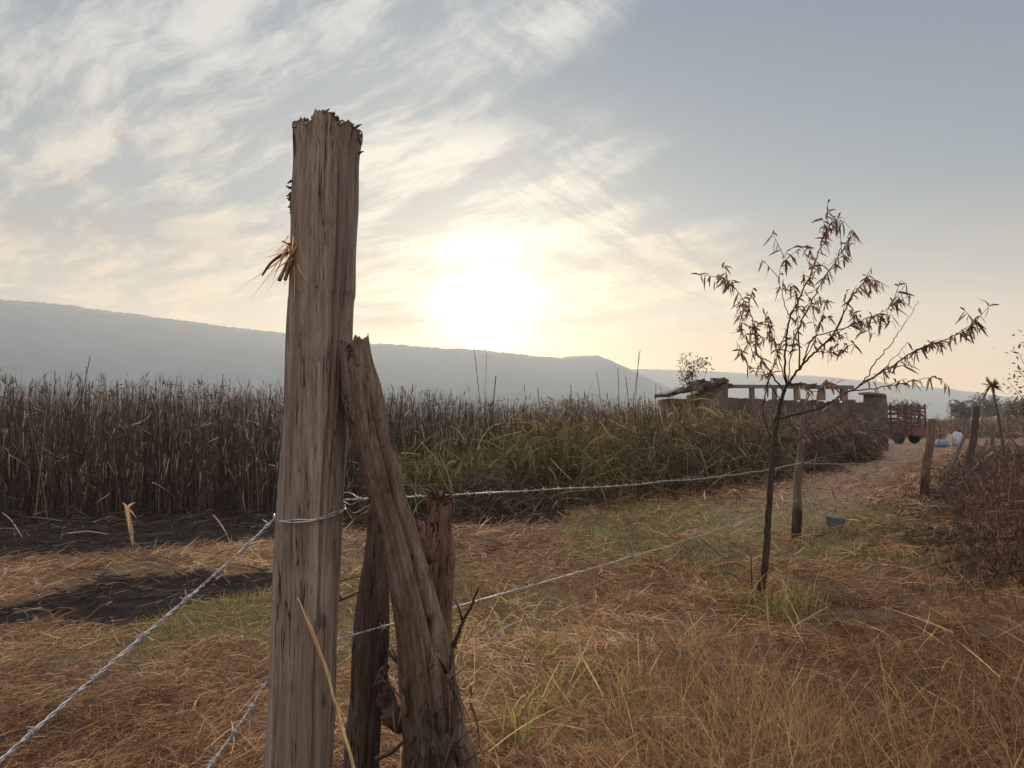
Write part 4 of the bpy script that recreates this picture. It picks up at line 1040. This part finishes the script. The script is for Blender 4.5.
# ------------------------------------------------------------------ weeds along the right fence
def weeds(name, n, pts, mat, hgt, nleaf, lw, ww, tilt, lim=.52):
    c = rng.integers(0, len(pts), n); A = np.array(pts)
    x = A[c, 0] + rng.normal(0, A[c, 2] * .5); y = A[c, 1] + rng.normal(0, A[c, 2] * .55); h = A[c, 3] * rng.uniform(.2, 1.0, n) * np.where(rng.uniform(0, 1, n) < .12, 1.5, 1) * np.clip((x / y - lim) / .13, .05, 1)
    D = dirs(n, tilt, 90); z0 = gz(x, y); B = np.stack([rng.normal(0, .15, n), rng.normal(0, .15, n), -rng.uniform(0, .25, n)], 1)
    stuff(name + '_stems', ribbons(col(x, y, z0 - .02), D, h, rng.uniform(.006, .014, n) * np.clip(y / 9, .8, 2), B, 5), np.clip(rng.beta(1.6, 3, n), 0, 1), M[mat], 6)
    pick = rng.integers(0, n, nleaf); u = rng.uniform(.0, 1, nleaf)
    P = col(x[pick], y[pick], z0[pick]) + (D[pick] * u[:, None] + B[pick] * (u ** 2)[:, None]) * h[pick][:, None]
    V = ribbons(P, dirs(nleaf, -80, 55), rng.uniform(lw[0], lw[1], nleaf), rng.uniform(ww[0], ww[1], nleaf), np.stack([rng.normal(0, .3, nleaf), rng.normal(0, .3, nleaf), -rng.uniform(0, .7, nleaf)], 1), 4, 'leaf')
    stuff(name + '_leaves', V, np.clip(rng.beta(1.5, 2.8, nleaf), 0, 1), M[mat], 5)
wp = [(4.3, 6.2, .5, .75), (4.6, 7.0, .6, 1.0), (5.0, 8.0, .7, 1.1), (5.1, 9.0, .7, .95), (6.0, 9.2, .8, 1.2), (6.6, 10.6, .8, 1.15), (7.4, 11.5, .9, 1.2), (8.4, 13, .9, 1.1), (9.6, 15, 1., 1.1), (8.0, 13.4, .7, .8), (5.3, 6.8, .6, 1.2), (7.0, 9.6, .9, 1.25)]
weeds('dead_weeds', 1500, wp, 'weed', 1, 6800, (.03, .15), (.007, .026), 58)
wp2 = [(7.6, 13.2, .8, .7), (8.6, 15, 1., .8), (9.9, 17, 1.1, .8), (11.5, 19, 1.2, .9), (13, 20, 1.3, 1.0), (14.5, 22, 1.4, 1.1), (17, 26, 1.8, 1.2), (5.2, 9.4, .6, .45), (6.3, 11.3, .7, .5)]
weeds('straw_weeds', 1500, wp2, 'brush', 1, 9000, (.1, .3), (.012, .03), 45)
# dry thicket beyond the track, and the open plain's stubble
N = 26000
x = rng.uniform(14, 95, N); y = rng.uniform(55, 110, N); keep = (x / y < .85) & (x / y > .42) ; x, y = x[keep], y[keep]; N = len(x)
V = ribbons(col(x, y, gz(x, y)), dirs(N, 45, 90), rng.uniform(.8, 2.3, N) * (.6 + .6 * vn(x * .12, y * .12, 3)), rng.uniform(.05, .12, N), np.stack([rng.normal(0, .3, N), rng.normal(0, .3, N), -rng.uniform(0, .6, N)], 1), 4)
stuff('dry_thicket', V, np.clip(rng.beta(2, 2, N), 0, 1), M['brush'], 5)
x, y = scatter(26000, 14, 60, 1.2); keep = (y < edge(x) - .3) & (x > 2) & (rng.uniform(0, 1, len(x)) > track(x, y) * .75); x, y = x[keep], y[keep]; N = len(x)
V = ribbons(col(x, y, gz(x, y)), dirs(N, 10, 80), rng.uniform(.1, .35, N), rng.uniform(.012, .03, N), np.stack([rng.normal(0, .3, N), rng.normal(0, .3, N), -rng.uniform(0, .6, N)], 1), 3)
stuff('far_grass', V, np.clip(rng.beta(2, 2.4, N), 0, 1), M['straw_hay'], 4)

# ------------------------------------------------------------------ haze
hz = MB().box((0, 1100, 182), (5100, 2900, 380))
hm, nt = new_mat('haze_air')
pv = nt.n('ShaderNodeVolumePrincipled', {'Color': (.78, .86, .94, 1), 'Density': 2.6e-4, 'Anisotropy': .35})
o = nt.n('ShaderNodeOutputMaterial'); nt.L.new(pv.outputs[0], o.inputs['Volume'])
haze = hz.build('haze', hm); tag(haze, kind='stuff')

# ------------------------------------------------------------------ sky and sun
SUN_PX = (486, 300)
sd = ray(*SUN_PX).normalized()
s_el = math.asin(sd.z); s_az = math.atan2(sd.x, sd.y)
W = bpy.data.worlds.new('World'); bpy.context.scene.world = W; W.use_nodes = True
nt = NT(W.node_tree); nt.N.clear()
d = nt.vm('NORMALIZE', nt.n('ShaderNodeTexCoord').outputs['Generated'])
sx, sy, sz = nt.n('ShaderNodeSeparateXYZ', {0: d}).outputs
sky = nt.n('ShaderNodeTexSky'); sky.sky_type = 'NISHITA'; sky.sun_disc = False
sky.sun_elevation = s_el; sky.sun_rotation = s_az; sky.air_density = 1.0; sky.dust_density = 2.5; sky.ozone_density = 1.5; sky.altitude = 1500
K = 6.2      # scales the colours below to the background strength of 0.1
def kc(c): return tuple(v * K for v in c)
zc = nt.m('MAXIMUM', sz, 0.)
# clear air with a thin even veil
veil = nt.ramp(zc, [(0., (.98, .53, .20)), (.07, (.88, .54, .235)), (.15, (.44, .375, .26)), (.27, (.175, .275, .345)), (.55, (.10, .215, .36)), (1., (.16, .22, .33))])
veilK = nt.vm('SCALE', veil); 
veilK.node.inputs['Scale'].default_value = K
base = nt.mix(.84, sky.outputs[0], veilK)
# angle to the sun
cs = nt.vm('DOT_PRODUCT', d, tuple(sd), out=1)
ang = nt.m('MULTIPLY', nt.m('ARCCOSINE', nt.m('MINIMUM', cs, 1.)), 57.29578)
# flat cloud layer
inv = nt.m('DIVIDE', 1., nt.m('ADD', zc, .035))
cp = nt.n('ShaderNodeCombineXYZ', {0: nt.m('MULTIPLY', sx, inv), 1: nt.m('MULTIPLY', sy, inv), 2: 0.}).outputs[0]
px_, py_, _ = nt.n('ShaderNodeSeparateXYZ', {0: cp}).outputs
wn = nt.n('ShaderNodeTexNoise', {'Vector': cp, 'Scale': 1.1, 'Detail': 4., 'Roughness': .55}).outputs['Color']
cw = nt.vm('ADD', cp, nt.vm('MULTIPLY', nt.vm('SUBTRACT', wn, (.5, .5, .5)), (.30, .30, 0)))
# rotate so the streaks run along (-.5, .86)
st = nt.mapping(cw, (1, 1, 1), (0, 0, math.radians(-30)))
st = nt.mapping(st, (2.1, .6, 1))
n1 = nt.noise(st, 1.0, 9, .60)
n2l = nt.noise(nt.mapping(nt.mapping(cw, (1, 1, 1), (0, 0, math.radians(-48))), (5.2, 1.0, 1)), 1.0, 9, .68)
n2r = nt.noise(nt.mapping(nt.mapping(cw, (1, 1, 1), (0, 0, math.radians(30))), (6.5, 1.1, 1)), 1.0, 9, .68)
n2m = nt.n('ShaderNodeMix'); nt.set(n2m.inputs[0], nt.mr(nt.m('SUBTRACT', px_, nt.m('MULTIPLY', py_, .04)), -.35, .1)); nt.set(n2m.inputs[2], n2l); nt.set(n2m.inputs[3], n2r)
n2 = n2m.outputs[0]
nbig = nt.noise(cp, .75, 3, .5)
nz = nt.m('SUBTRACT', n1, .5); nb = nt.m('SUBTRACT', nbig, .5)
# edge of the cloud sheet, a loose band beyond it and the blue gap between the two
e = nt.m('ADD', nt.m('SUBTRACT', nt.m('SUBTRACT', nt.m('MULTIPLY', py_, .66), 1.28), px_), nt.m('ADD', nt.m('MULTIPLY', nz, 1.7), nt.m('MULTIPLY', nb, .5)))
qd = nt.m('ADD', nt.m('ADD', nt.m('MULTIPLY', px_, .78), nt.m('MULTIPLY', py_, .63)), nt.m('MULTIPLY', nz, -.55))
band = nt.m('MULTIPLY', nt.mr(qd, 1.46, 1.12), nt.mr(py_, 3.4, 2.4))
gap = nt.m('MULTIPLY', nt.m('EXPONENT', nt.m('MULTIPLY', nt.m('POWER', nt.m('DIVIDE', nt.m('SUBTRACT', qd, 1.42), .10), 2.), -1.)), nt.mr(py_, 2.6, 2.05))
reg = nt.m('MULTIPLY', nt.m('MAXIMUM', nt.mr(e, -.22, .5), band), nt.m('SUBTRACT', 1., nt.m('MULTIPLY', gap, .9)))
tex = nt.m('ADD', nt.m('MULTIPLY', n1, .52), nt.m('MULTIPLY', n2, .48))
den = nt.mr(tex, .43, .59)
cloud = nt.m('MULTIPLY', reg, nt.m('ADD', nt.m('ADD', .05, nt.m('MULTIPLY', band, .16)), nt.m('MULTIPLY', den, .79)))
# few thin wisps on the clear side
wis = nt.m('MULTIPLY', nt.mr(nt.noise(nt.mapping(cw, (.8, 2.2, 1)), 1.3, 7, .62), .56, .74, 0, .45), nt.mr(py_, 2.6, 4.2))
cloud = nt.m('MAXIMUM', cloud, wis)
ccol = nt.ramp(zc, [(0., (1.05, .60, .26)), (.10, (1.12, .76, .40)), (.22, (1.06, .91, .67)), (.42, (1.0, .97, .91)), (1., (.62, .62, .62))])
lit = nt.m('ADD', .92, nt.m('MULTIPLY', .5, nt.m('EXPONENT', nt.m('MULTIPLY', ang, -1 / 14.))))
cc = nt.vm('SCALE', ccol); nt.L.new(nt.m('MULTIPLY', lit, K), cc.node.inputs['Scale'])
col_ = nt.mix(nt.m('MULTIPLY', cloud, .88), base, cc)
# low grey bank over the hills
lowv = nt.n('ShaderNodeCombineXYZ', {0: nt.m('MULTIPLY', nt.m('ARCTAN2', sx, sy), 3.2), 1: nt.m('MULTIPLY', zc, 24.), 2: 3.3}).outputs[0]
ln = nt.noise(lowv, 1.0, 6, .55, .4)
low = nt.m('MULTIPLY', nt.mr(ln, .47, .64), nt.m('MULTIPLY', nt.mr(zc, .30, .12), nt.mr(px_, 3., -2.5)))
low = nt.m('MULTIPLY', low, .8)
# glow of the sun through the thin cloud
g1 = nt.m('MULTIPLY', 4.0, nt.m('EXPONENT', nt.m('MULTIPLY', nt.m('POWER', nt.m('DIVIDE', ang, 3.3), 2.), -1.)))
g2 = nt.m('MULTIPLY', .72, nt.m('EXPONENT', nt.m('MULTIPLY', nt.m('POWER', nt.m('DIVIDE', ang, 9.5), 2.), -1.)))
g3 = nt.m('MULTIPLY', .17, nt.m('EXPONENT', nt.m('MULTIPLY', ang, -1 / 14.)))
gl = nt.m('ADD', nt.m('ADD', g1, g2), g3)
gl = nt.m('MULTIPLY', gl, nt.m('ADD', .55, nt.m('MULTIPLY', cloud, .55)))
col_ = nt.mix(low, col_, kc((.38, .315, .30)))
glv = nt.vm('SCALE', (1.0, .86, .60)); nt.L.new(nt.m('MULTIPLY', nt.m('MULTIPLY', gl, nt.m('SUBTRACT', 1., nt.m('MULTIPLY', low, .75))), K), glv.node.inputs['Scale'])
fin = nt.vm('ADD', col_, glv)
# added fill: unseen sky overhead and behind the camera brightened for ground and posts
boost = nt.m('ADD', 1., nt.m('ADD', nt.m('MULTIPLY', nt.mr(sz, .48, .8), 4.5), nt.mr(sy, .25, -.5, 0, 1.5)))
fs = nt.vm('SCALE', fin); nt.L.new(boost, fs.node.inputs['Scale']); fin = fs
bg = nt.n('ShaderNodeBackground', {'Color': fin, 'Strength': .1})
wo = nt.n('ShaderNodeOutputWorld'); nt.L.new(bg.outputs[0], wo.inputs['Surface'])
W.cycles.sampling_method = 'MANUAL'; W.cycles.sample_map_resolution = 1024

sl = bpy.data.lights.new('sun', 'SUN'); sl.energy = 4.8; sl.angle = math.radians(.6); sl.color = (1., .72, .42)
so = bpy.data.objects.new('sun', sl); C.objects.link(so)
so.rotation_euler = (-sd).to_track_quat('-Z', 'Y').to_euler()
so.location = (0, 0, 30)

# ------------------------------------------------------------------ camera and render
cd = bpy.data.cameras.new('camera'); cam = bpy.data.objects.new('camera', cd); C.objects.link(cam)
cd.sensor_width = 36; cd.lens = 36 * F / 1024; cd.clip_start = .05; cd.clip_end = 12000
cam.location = CAM; cam.rotation_euler = (math.pi / 2 + PITCH, 0, 0)
sc = bpy.context.scene; sc.camera = cam
sc.view_settings.view_transform = 'Standard'; sc.view_settings.look = 'None'; sc.view_settings.exposure = .22; sc.view_settings.gamma = 1.; sc.view_settings.use_curve_mapping = False
sc.cycles.use_denoising = True
sc.cycles.max_bounces = 6; sc.cycles.diffuse_bounces = 3; sc.cycles.glossy_bounces = 2; sc.cycles.transmission_bounces = 3; sc.cycles.volume_bounces = 1; sc.cycles.transparent_max_bounces = 8
for o in bpy.data.objects:
    if '_org' in o: del o['_org']
